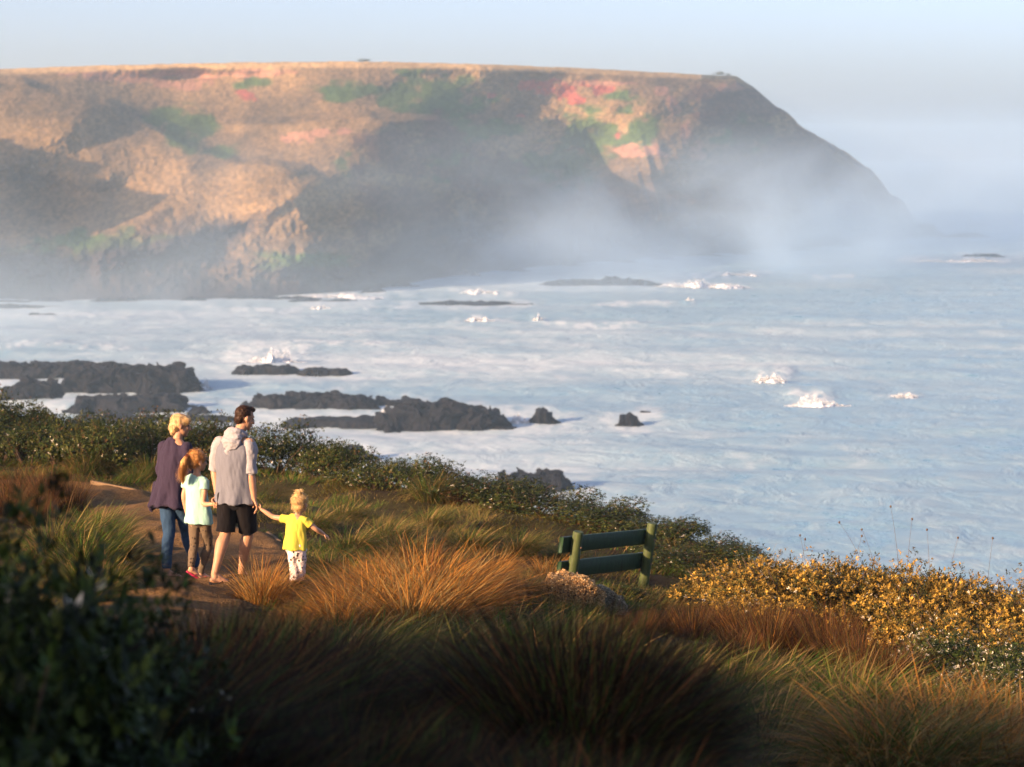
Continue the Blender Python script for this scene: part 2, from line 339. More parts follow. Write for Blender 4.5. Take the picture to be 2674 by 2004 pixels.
def build_headland():
    us = np.concatenate([np.arange(-600, -30, 6.0), np.arange(-30, 922.1, 1.4)])
    nt_ = 190
    t = np.linspace(0, 1, nt_)
    U = np.repeat(us[None, :], nt_, 0)
    sil = np.interp(us, SIL[:, 0], SIL[:, 1]); sil = sil + 0.35 * fbm2(us / 9.0, us * 0, 3, 2) + 1.3 * smooth(745, 790, us) * fbm2(us / 16.0, us * 0, 4, 4)
    sho = HOR + CAMZ * FPX / np.interp(us, DSH[:, 0], DSH[:, 1]); sho = np.maximum(sho + 1.5, sil + 1.0)
    V = sho[None, :] + (sil - sho)[None, :] * t[:, None]
    D = head_D(U, V)
    v0 = sho[None, :] + 0 * V
    for cu, cv, A in (([-200, 0, 52, 107, 138, 180, 239, 300, 345], [66, 73, 88, 100, 116, 140, 158, 167, 182], 22.0), ([235, 300, 345, 437, 492, 529, 552], [124, 119, 115, 119, 133, 160, 190], 24.0)):
        vc = np.interp(U, cu, cv) + 2.0 * fbm2(U / 30.0, U * 0 + A, 3, 19)
        s = smooth(-4, 5, vc - V); k = np.clip((v0 - V) / np.maximum(v0 - vc, 1), 0, 1); D = D - A * (1 - s) * k * smooth(cu[0] - 30, cu[0] + 40, U) * smooth(cu[-1] + 5, cu[-1] - 70, U)
    x0 = (U - 512) / FPX * D
    z0 = CAMZ + (HOR - V) * D / FPX
    # relief: gullies running down the slope, hummocks of grass, ragged rock low down
    edge = smooth(0, 0.08, t)[:, None] * smooth(1.0, 0.94, t)[:, None]
    low = smooth(22, 4, z0); bare = smooth(400, 470, U) * smooth(105, 160, V)
    D = D + edge * (5.0 * fbm2(U / 75.0 + V / 90, V / 60.0, 3, 13) + (0.22 + 1.3 * low) * fbm2(U / 9.0, V / 8.0, 3, 23))
    D = D + edge * (0.5 + 1.8 * bare) * np.abs(fbm2((U - 0.30 * V) / 16.0, V / 70.0, 3, 33)) * smooth(110, 150, V)
    D = D + edge * 0.32 * fbm2(U / 3.0, V / 2.4, 2, 43)
    X = (U - 512) / FPX * D; Y = D; Z = CAMZ + (HOR - V) * D / FPX
    Z[0] = -1.5
    # colours of the ground cover, with shade painted on the turned-away faces
    n1 = fbm2(U / 70.0 + V / 60, V / 40.0, 4, 51)[..., None]; n2 = fbm2(U / 2.6, V / 2.0, 3, 52)[..., None]
    tan = np.array([0.195, 0.130, 0.062]); brown = np.array([0.095, 0.070, 0.040]); green = np.array([0.030, 0.082, 0.016])
    redc = np.array([0.23, 0.065, 0.045]); pink = np.array([0.26, 0.14, 0.09]); rock = np.array([0.035, 0.030, 0.033]); shade_tone = np.array([0.080, 0.045, 0.038])
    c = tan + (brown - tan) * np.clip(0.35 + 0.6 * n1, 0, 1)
    c = c * (1 + 0.36 * np.clip(n2, -1, 1))
    def lay(c, m, k): return c + (k * (1 + 0.25 * n2) - c) * m[..., None]
    g = blob(U, V, [(430, 95, 60, 22), (350, 92, 40, 10), (250, 86, 22, 9), (190, 130, 30, 22), (225, 152, 25, 8), (170, 118, 22, 9), (590, 130, 40, 26), (560, 165, 40, 25), (450, 158, 34, 22), (345, 165, 14, 12), (500, 170, 26, 15), (640, 130, 20, 25), (310, 262, 60, 12), (120, 245, 90, 16), (740, 130, 30, 22), (335, 90, 24, 8), (480, 130, 40, 10), (620, 95, 18, 8)], 16, 10, 77)
    c = lay(c, g * 0.85, green)
    c = lay(c, blob(U, V, [(440, 140, 40, 26), (400, 150, 50, 30), (500, 190, 50, 30), (400, 210, 50, 40), (470, 175, 60, 24)], 18, 14, 83, 0.05) * 0.8, shade_tone)  # right face of the middle spur darkened in the colour, as shade
    c = lay(c, blob(U, V, [(735, 110, 45, 30), (790, 160, 60, 30), (760, 190, 70, 30), (850, 200, 40, 20), (700, 200, 60, 25)], 20, 12, 85) * 0.75, shade_tone * 0.9)  # seaward face carries painted shade as well
    c = lay(c, blob(U, V, [(530, 86, 16, 5), (548, 88, 16, 8), (566, 92, 14, 8), (575, 99, 10, 6), (598, 88, 6, 8), (607, 88, 7, 5), (492, 96, 5, 3), (520, 116, 5, 2.5), (618, 136, 5, 3), (245, 95, 10, 4), (252, 97, 8, 5), (588, 84, 20, 3)], 6, 4, 91), redc)
    c = lay(c, blob(U, V, [(100, 74, 40, 8), (140, 78, 34, 8), (180, 84, 30, 7), (190, 76, 30, 5), (250, 74, 30, 4), (280, 74, 24, 3), (300, 138, 18, 5), (320, 134, 14, 5), (345, 132, 8, 4), (660, 90, 7, 6), (672, 108, 7, 12), (686, 132, 6, 12), (697, 152, 8, 10), (730, 88, 12, 5), (600, 84, 40, 2.5), (640, 150, 30, 7)], 8, 5, 95), pink)
    c = lay(c, smooth(15, 6, Z + 4 * n1[..., 0] * 2), rock)
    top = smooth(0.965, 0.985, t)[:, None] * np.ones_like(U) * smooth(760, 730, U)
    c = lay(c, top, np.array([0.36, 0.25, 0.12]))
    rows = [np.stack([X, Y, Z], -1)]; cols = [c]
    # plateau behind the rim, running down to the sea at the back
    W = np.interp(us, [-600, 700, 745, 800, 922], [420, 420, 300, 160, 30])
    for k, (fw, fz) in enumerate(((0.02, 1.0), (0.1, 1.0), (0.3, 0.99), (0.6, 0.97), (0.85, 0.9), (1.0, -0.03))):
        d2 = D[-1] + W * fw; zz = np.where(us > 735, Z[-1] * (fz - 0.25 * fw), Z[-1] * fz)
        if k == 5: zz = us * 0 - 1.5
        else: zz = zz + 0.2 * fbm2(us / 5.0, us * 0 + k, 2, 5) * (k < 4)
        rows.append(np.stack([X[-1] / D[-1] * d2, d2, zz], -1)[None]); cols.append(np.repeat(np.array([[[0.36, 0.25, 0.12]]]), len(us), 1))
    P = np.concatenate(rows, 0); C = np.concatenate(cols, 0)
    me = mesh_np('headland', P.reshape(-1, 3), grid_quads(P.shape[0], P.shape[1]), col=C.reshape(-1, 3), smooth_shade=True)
    return tag(obj('headland', me, mat_attr('headland ground', 0.95, 0.05, scale=0.35, amt=0.22, bscale=0.6, bstr=0.5, bdist=0.4)), kind='structure')
build_headland()

def build_far_hill():    # unseen promontory added left of the frame to throw the long shade
    xs = np.arange(-420, -128, 4.0); ys = np.arange(430, 640, 4.0)
    X, Y = np.meshgrid(xs, ys)
    r = np.sqrt(((X + 262) / 108) ** 2 + ((Y - 530) / 78) ** 2)
    Z = FARHILL * smooth(1.0, 0.52, r + 0.12 * fbm2(X / 40, Y / 40, 4, 3)) - 2.0
    n = fbm2(X / 12, Y / 12, 3, 4)[..., None]
    c = np.array([0.30, 0.19, 0.10]) * (1 + 0.4 * n)
    tag(obj('shade_hill', mesh_np('shade_hill', np.stack([X, Y, Z], -1).reshape(-1, 3), grid_quads(*X.shape), col=c.reshape(-1, 3), smooth_shade=True), bpy.data.materials['headland ground']), kind='structure')
FARHILL = 66
build_far_hill()
HAZE = 0.00036; MIST = (0.026, 0.006, 0.0007)
# ------------------------------------------------------------------ rocks in the water
def rock_mat():
    m, n, out = new_mat('dark wet rock'); p = pr(n, 0.7, 0.12)
    c = coords(n); r = ramp(n, nz(n, 0.7, 6, 0.65, c).outputs[0], [(0.3, (0.004, 0.005, 0.008)), (0.7, (0.014, 0.015, 0.020))])
    n.links.new(r.outputs[0], p.inputs['Base Color']); n.links.new(bump(n, nz(n, 1.6, 6, 0.7, c).outputs[0], 0.9, 0.5), p.inputs['Normal'])
    n.links.new(p.outputs[0], out.inputs[0]); return m
M['rock'] = rock_mat()
def build_rock(i, r0, r1, rt, rb, label):
    D = sea_D(rb); W = (r1 - r0) / FPX * D; app = (rb - rt) / FPX * D
    far = rt < 330
    dep = min(W * (0.42 if not far else 0.3), app * D / CAMZ * 0.75)
    H = max(app - dep * CAMZ / D * 0.8, 0.5) * (0.60 if far else 0.95)
    res = max(W / 150, 0.12)
    xs = np.arange(-W / 2 - 0.5, W / 2 + 0.5 + res, res); ys = np.arange(-dep * 0.12, dep * 1.1 + res, res)
    X, Y = np.meshgrid(xs, ys)
    ex = np.abs(X) / (W / 2); ey = np.abs(Y - dep * 0.5) / (dep * 0.55)
    flat = W / max(H, 0.1) > 7; q = 6.0 if flat else 3.0
    r = (ex ** q + ey ** q) ** (1 / q) + 0.20 * fbm2(X / (W * 0.13) + i * 7, Y / (W * 0.10), 4, 100 + i)
    b = smooth(1.05, 0.80 if flat else 0.62, r)
    prof = (0.93 if flat else 0.85) + (0.13 if flat else 0.2) * fbm2(X / (W * 0.22) + i * 13.7, Y / (W * 0.3) + 3.1 * i, 3, 140 + i)
    rid = 1 - np.abs(fbm2(X / 4.5 + i, Y / 3.0, 4, 170 + i))
    if far: prof = (0.55 + 0.5 * np.clip(0.5 + fbm2(X / (W * 0.14) + i * 3.7, Y / (W * 0.2), 4, 240 + i), 0, 1.2)) * smooth(1.05, 0.35, ex)
    else: prof = prof * smooth(1.10, 0.75, ex + 0.12 * fbm2(X / 2.5, Y * 0 + i, 3, 77))
    if W / max(H, 0.1) < 6: prof = prof * (0.55 + 0.6 * smooth(1.1, 0.0, ex)) * 1.1
    Z = H * b * (prof + 0.10 * rid - 0.05) + 0.26 * min(H, 2) * fbm2(X / 1.1, Y / 0.9, 4, 200 + i) * b
    st = H * 0.24 * (1 + 0.3 * fbm2(X / 6, Y / 3, 2, 9)); Z = Z * 0.6 + 0.40 * (np.floor(Z / st) + smooth(0.3, 0.7, Z / st - np.floor(Z / st))) * st
    Z = Z - 0.7 * (1 - smooth(0.0, 0.12, b))
    wob = min(0.9, 0.25 * H + 0.2)
    X2 = X + wob * fbm3(X / 2.2, Y / 2.0, Z / 1.1 + i, 4, 21); Y2 = Y + wob * fbm3(X / 2.2, Y / 2.0, Z / 1.1 + i, 4, 27); Z = Z + 0.3 * wob * fbm3(X / 1.2, Y / 1.2, Z / 0.8, 3, 33) * b
    me = mesh_np('sea_rock', np.stack([X2, Y2, Z], -1).reshape(-1, 3), grid_quads(*X.shape), smooth_shade=False)
    o = obj('sea_rock', me, M['rock'], loc=((r0 + r1) / 2 / FPX * D - 512 / FPX * D, D, 0))
    tag(o, label, 'rock', 'dark rocks in the surf')
for i, (r0, r1, rt, rb, lab) in enumerate(ROCKS): build_rock(i, r0, r1, rt, rb, lab)
rr_ = random.Random(12)
for k in range(19):          # boulders along the foot of the headland
    u = 8 + k * 50 + rr_.uniform(-16, 16); d0 = float(np.interp(u, DSH[:, 0], DSH[:, 1])); row = HOR + CAMZ * FPX / d0 + rr_.uniform(0.0, 3.0); hw = rr_.uniform(12, 34) * (0.7 if u > 600 else 1)
    build_rock(60 + k, u - hw, u + hw, row - rr_.uniform(4, 8) * (0.7 if u > 600 else 1), row, 'dark boulder in the mist at the foot of the headland')

# ------------------------------------------------------------------ breaking waves: a foamy hump and the spray thrown off it
M['foam'] = mat_col('white foam', (0.58, 0.62, 0.66), rough=0.9, spec=0.1, scale=1.5, amt=0.15)
def build_wave(i, px, rb, wpx, hpx, label, spray=1.0):
    rng = np.random.default_rng(900 + i)
    D = sea_D(rb); W = wpx / FPX * D; H = hpx / FPX * D * 0.72; dep = max(1.2, min(W * 0.3, 4))
    res = max(0.12, W / 160); xs = np.arange(-W / 2, W / 2, res); ys = np.arange(-dep, dep, res)
    X, Y = np.meshgrid(xs, ys)
    ex = np.abs(X) / (W / 2)
    crest = (0.5 + 0.5 * fbm2(X / (W * 0.16) + 5 * i, X * 0 + i, 4, 300 + i)) * smooth(1.0, 0.35, ex + 0.2 * fbm2(X / (W * .1), Y, 2, 6))
    if i == 0: crest = crest * (1.25 - 0.95 * (X / W + 0.5))
    Z = H * (0.42 if rb > 330 else 0.85) * crest * np.exp(-((Y - 0.3 * fbm2(X / 2, Y * 0, 2, 9)) / (dep * 0.42)) ** 2) + 0.14 * H * fbm2(X / (0.1 * W + .3), Y / 0.6, 3, 310 + i) * crest - 0.12
    wb = 0.22 * H * crest
    Y = Y + (0.10 * W + 0.3) * fbm2(X / (W * 0.25), X * 0 + i, 3, 44); Z = Z - 0.25 * (1 - smooth(0, 0.25, crest))
    V = np.stack([X + wb * fbm3(X / .8, Y / .8, Z / .6, 3, 5), Y + wb * fbm3(X / .8, Y / .8, Z / .6, 3, 6), Z + wb * fbm3(X / .7, Y / .7, Z / .6, 3, 7)], -1).reshape(-1, 3); Q = grid_quads(*X.shape)
    N = int(5500 * spray)
    xx = (rng.beta(2, 2, N) - 0.5) * W * 0.95
    cr = (0.55 + 0.5 * fbm2(xx / (W * 0.16) + 5 * i, xx * 0 + i, 4, 300 + i)) * smooth(1.0, 0.3, np.abs(xx) / (W / 2))
    if i == 0: cr = cr * (1.2 - 0.95 * (xx / W + 0.5))
    zz = H * 1.2 * cr * rng.random(N) ** 1.9 * (0.85 + 0.3 * np.clip(fbm2(xx / (W * 0.10), xx * 0 + 3 * i, 3, 333), -1, 1)); yy = rng.normal(0, 0.25, N) * (0.6 + zz)
    P = np.stack([xx + zz * 0.15, yy, zz], -1)
    s = (0.015 + 0.045 * rng.random(N) ** 2)[:, None] * (D / 350) * (1 + H * 0.2)
    T = [P + s * rng.normal(0, 1, (N, 3)) for _ in range(3)]
    V = np.concatenate([V] + T); b = len(X.ravel())
    tri = np.stack([b + np.arange(N), b + N + np.arange(N), b + 2 * N + np.arange(N)], -1)
    o = obj('breaking_wave', mesh_np('breaking_wave', V, Q, tri), M['foam'], loc=((px - 512) / FPX * D, D, 0.1))
    tag(o, label, 'wave', 'white breaking waves')
WAVES = [(771, 382, 38, 20, 'curling white wave crest standing alone in the right of the sea'),
         (820, 407, 74, 20, 'widest splash of white water in the right of the sea'),
         (907, 397, 30, 4, 'small thin whitecap right of the wide splash'),
         (270, 363, 75, 19, 'soft burst of pale spray above the thin flat reef'),
         (330, 297, 118, 7, 'long white breaker line under the headland'),
         (252, 289, 18, 5, 'short white breaker left of the long breaker line'),
         (485, 294, 62, 7, 'white breaker right of the long breaker line under the headland'),
         (700, 287, 110, 11, 'long white breaker right of the streaming rock platform'),
         (735, 276, 60, 5, 'thin white breaker behind and right of the streaming platform'),
         (955, 262, 110, 7, 'long white breaker at the right frame edge off the headland tip'),
         (690, 301, 10, 5, 'small round whitecap alone in the sea below the headland'),
         (538, 320, 12, 6, 'small round whitecap in the middle of the bay'),
         (480, 321, 34, 6, 'low whitecap left of the small round one in the middle of the bay'),
         (320, 309, 26, 6, 'low white wave behind the reef under the headland, left of centre'),
         (200, 389, 26, 14, 'white splash against the right end of the largest black shelf'),
         (518, 424, 26, 14, 'white surge between the central outcrop and the rounded rock'),
         (385, 416, 22, 10, 'white water pouring between the long shelf and the central outcrop')]
for i, a in enumerate(WAVES): build_wave(i, *a)

# ------------------------------------------------------------------ where a picture point lies on the near slope
def hit(px, py):
    dz = -math.tan(PITCH + math.atan((py - 383.5) / FPX)); dx = (px - 512) / FPX * (math.cos(PITCH) - dz * math.sin(PITCH))
    t = np.arange(2, 60, 0.02); g = ground(dx * t, t)
    k = np.argmax(CAMZ + dz * t <= g); d = t[k] if k > 0 else 40.0
    return (dx * d, d)
def gz(x, y): return float(ground(np.array([x]), np.array([y]))[0])

# ------------------------------------------------------------------ dirt path
PATH = np.array([hit(*p) for p in [(-90, 476), (60, 481), (95, 486), (153, 498), (210, 516), (262, 535), (284, 553), (292, 572), (282, 592), (240, 614), (190, 640), (150, 668),
                                   (85, 650), (105, 605), (140, 578), (138, 548), (112, 522), (85, 505), (50, 496), (-90, 492)]])
def in_path(x, y, grow=0.0):
    x = np.asarray(x, float); y = np.asarray(y, float); ins = np.zeros(x.shape, bool); dm = np.full(x.shape, 1e9)
    n = len(PATH)
    for k in range(n):
        (ax, ay), (bx, by) = PATH[k], PATH[(k + 1) % n]
        c = ((ay > y) != (by > y)) & (x < (bx - ax) * (y - ay) / (by - ay + 1e-12) + ax); ins ^= c
        dx, dy = bx - ax, by - ay; t = np.clip(((x - ax) * dx + (y - ay) * dy) / (dx * dx + dy * dy), 0, 1)
        dm = np.minimum(dm, np.hypot(x - ax - t * dx, y - ay - t * dy))
    sd = np.where(ins, -dm, dm)
    return sd
def build_path():
    lo = PATH.min(0) - 0.3; hi = PATH.max(0) + 0.3
    xs = np.arange(lo[0], hi[0], 0.06); ys = np.arange(lo[1], hi[1], 0.06); X, Y = np.meshgrid(xs, ys)
    sd = in_path(X, Y) + 0.08 * fbm2(X * 2.5, Y * 2.5, 3, 5)
    Z = ground(X, Y) + 0.035 * smooth(0.15, -0.1, sd) - 0.05 * smooth(0.0, 0.25, sd) + 0.012 * fbm2(X * 3, Y * 3, 3, 12)
    Q = grid_quads(*X.shape); keep = (sd.ravel()[Q] < 0.2).all(1); Q = Q[keep]
    used = np.unique(Q); rm = -np.ones(X.size, int); rm[used] = np.arange(len(used))
    V = np.stack([X, Y, Z], -1).reshape(-1, 3)[used]
    m, n, out = new_mat('sandy gravel'); p = pr(n, 0.95, 0.1); c = coords(n)
    base = ramp(n, nz(n, 1.2, 4, 0.6, c).outputs[0], [(0.3, (0.120, 0.070, 0.028)), (0.7, (0.195, 0.115, 0.048))])
    peb = n.nodes.new('ShaderNodeTexVoronoi'); peb.inputs['Scale'].default_value = 55; n.links.new(c, peb.inputs['Vector'])
    pc = ramp(n, peb.outputs['Color'], [(0.0, (0.55,) * 3), (1.0, (1.45,) * 3)])
    n.links.new(mixc(n, 1.0, base.outputs[0], pc.outputs[0], 'MULTIPLY'), p.inputs['Base Color'])
    n.links.new(bump(n, peb.outputs['Distance'], 0.7, 0.02), p.inputs['Normal']); n.links.new(p.outputs[0], out.inputs[0])
    tag(obj('path', mesh_np('path', V, rm[Q], smooth_shade=True), m), kind='structure')
build_path()
M['timber'] = mat_col('weathered timber', (0.15, 0.10, 0.055), rough=0.9, scale=18, amt=0.35, bscale=40, bstr=0.4, sc=(0.3, 3, 3))
def beam(name, a, b, hgt, thick, mat, parent=None):
    a = Vector(a); b = Vector(b); d = (b - a); L = d.length; n = 14
    s = Vector((d.y, -d.x, 0)).normalized(); V = []; Q = []
    rng = random.Random(hash(name) % 999 + int(L * 100))
    for k in range(n + 1):
        p = a + d * (k / n); j = 0.004 * rng.uniform(-1, 1); bv = 0.18 * thick
        for (ox, oz) in ((-.5, 0), (.5, 0), (.5, hgt - bv), (.5 - .18, hgt), (-.5 + .18, hgt), (-.5, hgt - bv)):
            V.append(p + s * (ox * thick + j) + Vector((0, 0, oz + j)))
    for k in range(n):
        for q in range(6): Q.append((k * 6 + q, k * 6 + (q + 1) % 6, k * 6 + 6 + (q + 1) % 6, k * 6 + 6 + q))
    for e, st in ((0, 0), (n * 6, 1)):
        Q += [(e, e + 1, e + 2, e + 5), (e + 5, e + 2, e + 3, e + 4)]
    return obj(name, mesh_np(name, [tuple(v) for v in V], Q), mat, parent)
for (p0, p1, lab) in (((92, 486), (156, 499), 'long weathered timber board edging the far side of the dirt path'),
                      ((268, 535), (280, 544), 'short pale timber board edging the path between the man and the toddler'),
                      ((137, 541), (142, 552), 'short pale timber stub beside the grass tussocks left of the path')):
    a = hit(*p0); b = hit(*p1)
    tag(beam('path_edging', (a[0], a[1], gz(*a) - 0.02), (b[0], b[1], gz(*b) - 0.02), 0.10 if p0[0] < 100 else 0.06, 0.05, M['timber']), lab, 'timber edging', 'timber boards edging the path')

# ------------------------------------------------------------------ grass and tussocks
def blades(root, dirn, length, lean, curve, width, col, segs=4, rng=None):
    """curved tapering blades: root (N,3), dirn (N,) heading, lean at the foot, curve added along the blade"""
    N = len(root); k = np.arange(segs + 1) / segs
    th = lean[:, None] + curve[:, None] * k[None, :]
    sl = (length / segs)[:, None]
    hx = np.concatenate([np.zeros((N, 1)), np.cumsum(np.sin(th[:, :-1]) * sl, 1)], 1); hz = np.concatenate([np.zeros((N, 1)), np.cumsum(np.cos(th[:, :-1]) * sl, 1)], 1)
    cx, cy = np.cos(dirn)[:, None], np.sin(dirn)[:, None]
    S = np.stack([root[:, 0:1] + hx * cx, root[:, 1:2] + hx * cy, root[:, 2:3] + hz], -1)
    tw = dirn + np.pi / 2 + rng.normal(0, 0.5, N)
    sd = np.stack([np.cos(tw), np.sin(tw), np.zeros(N)], -1)[:, None, :] * (width[:, None] * (1 - 0.75 * k[None, :]))[..., None] * 0.5
    L_, R_ = S[:, :-1] - sd[:, :-1], S[:, :-1] + sd[:, :-1]
    V = np.concatenate([np.stack([L_, R_], 2).reshape(N, 2 * segs, 3), S[:, -1:]], 1)
    m = 2 * segs + 1; base = (np.arange(N) * m)[:, None]
    q = np.concatenate([base + np.array([[2 * j, 2 * j + 1, 2 * j + 3, 2 * j + 2]]) for j in range(segs - 1)], 0)
    t = base + np.array([[2 * segs - 2, 2 * segs - 1, 2 * segs]])
    return V.reshape(-1, 3), q, t, np.repeat(col, m, 0)
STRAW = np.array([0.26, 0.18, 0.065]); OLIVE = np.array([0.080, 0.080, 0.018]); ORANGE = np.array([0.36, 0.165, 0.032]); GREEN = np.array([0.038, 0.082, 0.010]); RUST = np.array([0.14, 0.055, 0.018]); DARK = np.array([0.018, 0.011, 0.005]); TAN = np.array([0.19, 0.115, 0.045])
def pick(rng, N, pal):
    pal_c = np.array([c for c, _ in pal]); pw = np.array([w_ for _, w_ in pal], float); pw /= pw.sum()
    c = pal_c[rng.choice(len(pal), N, p=pw)]
    return c * (1 + 0.3 * rng.normal(0, 1, (N, 1))).clip(0.4, 1.8)
def tussock_mesh(seed, n, L, pal, rad=0.13, upright=0.35, droop=1.5, wind=(1.0, 0.0, 0.0), width=0.006):
    """wind: (how much the blades are combed one way, heading)"""
    rng = np.random.default_rng(seed)
    a = rng.uniform(0, 2 * np.pi, n); r = rad * np.sqrt(rng.random(n))
    root = np.stack([r * np.cos(a), r * np.sin(a), -0.06 + 0 * r], -1)
    hx = np.cos(a) * 0.9 + rng.normal(0, 0.35, n) + wind[0] * np.cos(wind[1]); hy = np.sin(a) * 0.9 + rng.normal(0, 0.35, n) + wind[0] * np.sin(wind[1])
    d = np.arctan2(hy, hx)
    lean = upright * (0.3 + r / rad) * (0.5 + rng.random(n)); curve = droop * (0.35 + 0.9 * rng.random(n))
    le = L * (0.45 + 0.65 * rng.random(n))
    V, q, t, c = blades(root, d, le, lean, curve, width * (0.6 + 0.8 * rng.random(n)), pick(rng, n, pal), 5, rng)
    # a heap of dead leaves at the heart
    return mesh_np('tussock', V, q, t, c)
TUS = {
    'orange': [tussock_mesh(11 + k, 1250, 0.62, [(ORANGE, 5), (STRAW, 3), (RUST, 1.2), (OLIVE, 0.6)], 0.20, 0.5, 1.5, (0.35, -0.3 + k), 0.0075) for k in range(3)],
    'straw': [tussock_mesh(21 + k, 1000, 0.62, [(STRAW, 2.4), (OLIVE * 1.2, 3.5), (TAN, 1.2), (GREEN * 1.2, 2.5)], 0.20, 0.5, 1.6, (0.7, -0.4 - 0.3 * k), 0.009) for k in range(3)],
    'green': [tussock_mesh(31 + k, 1100, 0.55, [(OLIVE, 4), (GREEN, 3), (STRAW, 1)], 0.2, 0.5, 1.3, (0.4, k), 0.008) for k in range(2)],
    'rush': [tussock_mesh(41 + k, 1300, 0.80, [(RUST * .75, 4), (DARK, 3), (TAN * .8, 1.6), (OLIVE, 0.8), (ORANGE, 0.4)], 0.22, 0.45, 0.55, (0.5, 2.7 - 0.6 * k), 0.005) for k in range(3)],
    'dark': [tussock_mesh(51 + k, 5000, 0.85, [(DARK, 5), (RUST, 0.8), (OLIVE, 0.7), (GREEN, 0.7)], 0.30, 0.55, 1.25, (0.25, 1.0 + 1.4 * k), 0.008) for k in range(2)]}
tus_n = [0]
def tussock(kind, px, py, size, label, group, d=None, wide=1.0):
    rnd = random.Random(int(px * 31 + py * 7)); tus_n[0] += 1
    if d is None: x, y = hit(px, py)
    else: x, y = (px - 512) / FPX * d, d
    me = TUS[kind][rnd.randrange(len(TUS[kind]))]
    o = obj('grass_tussock', me, M['grass'], loc=(x, y, gz(x, y)))
    s = size / {'rush': 0.80, 'dark': 0.62}.get(kind, 0.46); o.scale = (s * wide, s * wide, s * rnd.uniform(0.9, 1.1)); o.rotation_euler = (0, 0, rnd.uniform(-0.6, 0.6))
    tag(o, label, 'tussock', group); return o
# px, row of the foot, blade height in metres
L_OR = 'glowing orange grass tussock on the sunlit rise before the bench'
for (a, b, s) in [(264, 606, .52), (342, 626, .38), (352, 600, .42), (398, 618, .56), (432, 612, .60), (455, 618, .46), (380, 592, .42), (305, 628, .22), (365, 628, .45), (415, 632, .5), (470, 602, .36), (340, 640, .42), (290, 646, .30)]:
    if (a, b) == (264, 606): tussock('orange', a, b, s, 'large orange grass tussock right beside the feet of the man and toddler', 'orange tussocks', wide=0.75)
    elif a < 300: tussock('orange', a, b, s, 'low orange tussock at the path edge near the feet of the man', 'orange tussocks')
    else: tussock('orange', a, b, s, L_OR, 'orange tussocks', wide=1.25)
for (a, b, s, lab) in [(418, 572, .40, 'small upright orange tussock standing alone behind the orange rise'), (490, 582, .38, 'small orange tussock halfway from the orange rise to the bench'), (548, 584, .40, 'orange tussock at the left end of the green bench'), (520, 600, .3, 'low brownish tussock left of the pale cushion bush')]:
    tussock('orange', a, b, s, lab, 'orange tussocks')
L_PL = 'straw and olive grass tussock on the meadow behind the toddler'
for (a, b, s) in [(310, 530, .32), (345, 520, .3), (385, 540, .34), (430, 528, .3), (470, 548, .34), (520, 552, .3), (350, 552, .36), (400, 560, .34), (560, 562, .28), (450, 572, .3), (330, 572, .3), (690, 588, .18), (672, 600, .16)]:
    if a < 600: tussock('straw', a, b, s, L_PL, 'meadow tussocks', wide=1.4)
    else: tussock('straw', a, b, s, 'low straw grass tussock just right of the bench', 'meadow tussocks', wide=1.2)
for (a, b, s, k, lab) in [(430, 500, .42, 'straw', 'tall straw tussock leaning on the hedge right of the toddler'), (455, 505, .42, 'rush', 'brown rush tuft leaning on the hedge right of the toddler'), (110, 470, .45, 'green', 'green grass tuft between the left hedge and the path'), (85, 472, .5, 'straw', 'straw grass tuft behind the brown rushes at left'), (135, 482, .35, 'green', 'low green grass tuft along the timber path edging'), (150, 475, .4, 'straw', 'straw tuft at the hedge foot left of the woman')]:
    tussock(k, a, b, s, lab, 'tufts along the hedge')
L_BR = 'reddish brown rush clump left of the dirt path'
for (a, b, s) in [(20, 500, .62), (45, 508, .68), (70, 510, .55), (5, 515, .6), (35, 525, .5)]: tussock('rush', a, b, s, L_BR, 'brown rushes left of the path')
L_GL = 'green and ochre grass tussock overhanging the left edge of the path'
for (a, b, s) in [(95, 545, .55), (112, 562, .46), (85, 570, .6), (100, 590, .5), (60, 560, .6), (85, 600, .4)]: tussock('green' if a % 2 else 'straw', a, b, s, L_GL, 'tussocks left of the path')
L_RU = 'tall rusty brown rush clump in front of the yellow bushes'
for (a, b, s) in [(690, 640, .55), (715, 635, .6), (742, 645, .66), (770, 655, .7), (800, 660, .7), (828, 668, .75), (855, 680, .7), (880, 690, .65), (735, 665, .5), (660, 632, .45), (640, 640, .42), (905, 690, .55), (790, 640, .6), (840, 650, .6), (620, 650, .4), (945, 715, .5), (965, 725, .5), (990, 735, .45)]:
    if a >= 940: tussock('rush', a, b, s * 0.74, 'red brown rush clump under the dark shrubs at right edge', 'brown rushes on the right')
    elif a < 665: tussock('rush', a, b, s * 0.74, 'low brown rush clump in front of the bench', 'brown rushes on the right')
    else: tussock('rush', a, b, s * 0.74, L_RU, 'brown rushes on the right')
L_ST = 'wind combed olive and straw tussock on the lower right slope'
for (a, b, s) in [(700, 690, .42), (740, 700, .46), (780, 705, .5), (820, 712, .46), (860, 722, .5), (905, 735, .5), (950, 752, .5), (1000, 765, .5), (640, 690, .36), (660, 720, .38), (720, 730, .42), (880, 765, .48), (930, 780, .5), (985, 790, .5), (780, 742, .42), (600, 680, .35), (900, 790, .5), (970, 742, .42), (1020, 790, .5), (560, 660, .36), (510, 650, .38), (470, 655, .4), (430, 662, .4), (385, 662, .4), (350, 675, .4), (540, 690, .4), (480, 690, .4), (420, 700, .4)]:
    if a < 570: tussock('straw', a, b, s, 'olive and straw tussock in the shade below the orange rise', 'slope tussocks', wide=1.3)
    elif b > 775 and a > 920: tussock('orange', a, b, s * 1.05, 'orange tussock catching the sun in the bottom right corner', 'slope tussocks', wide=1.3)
    else: tussock('straw', a, b, s * 0.84, L_ST, 'slope tussocks', wide=1.35)
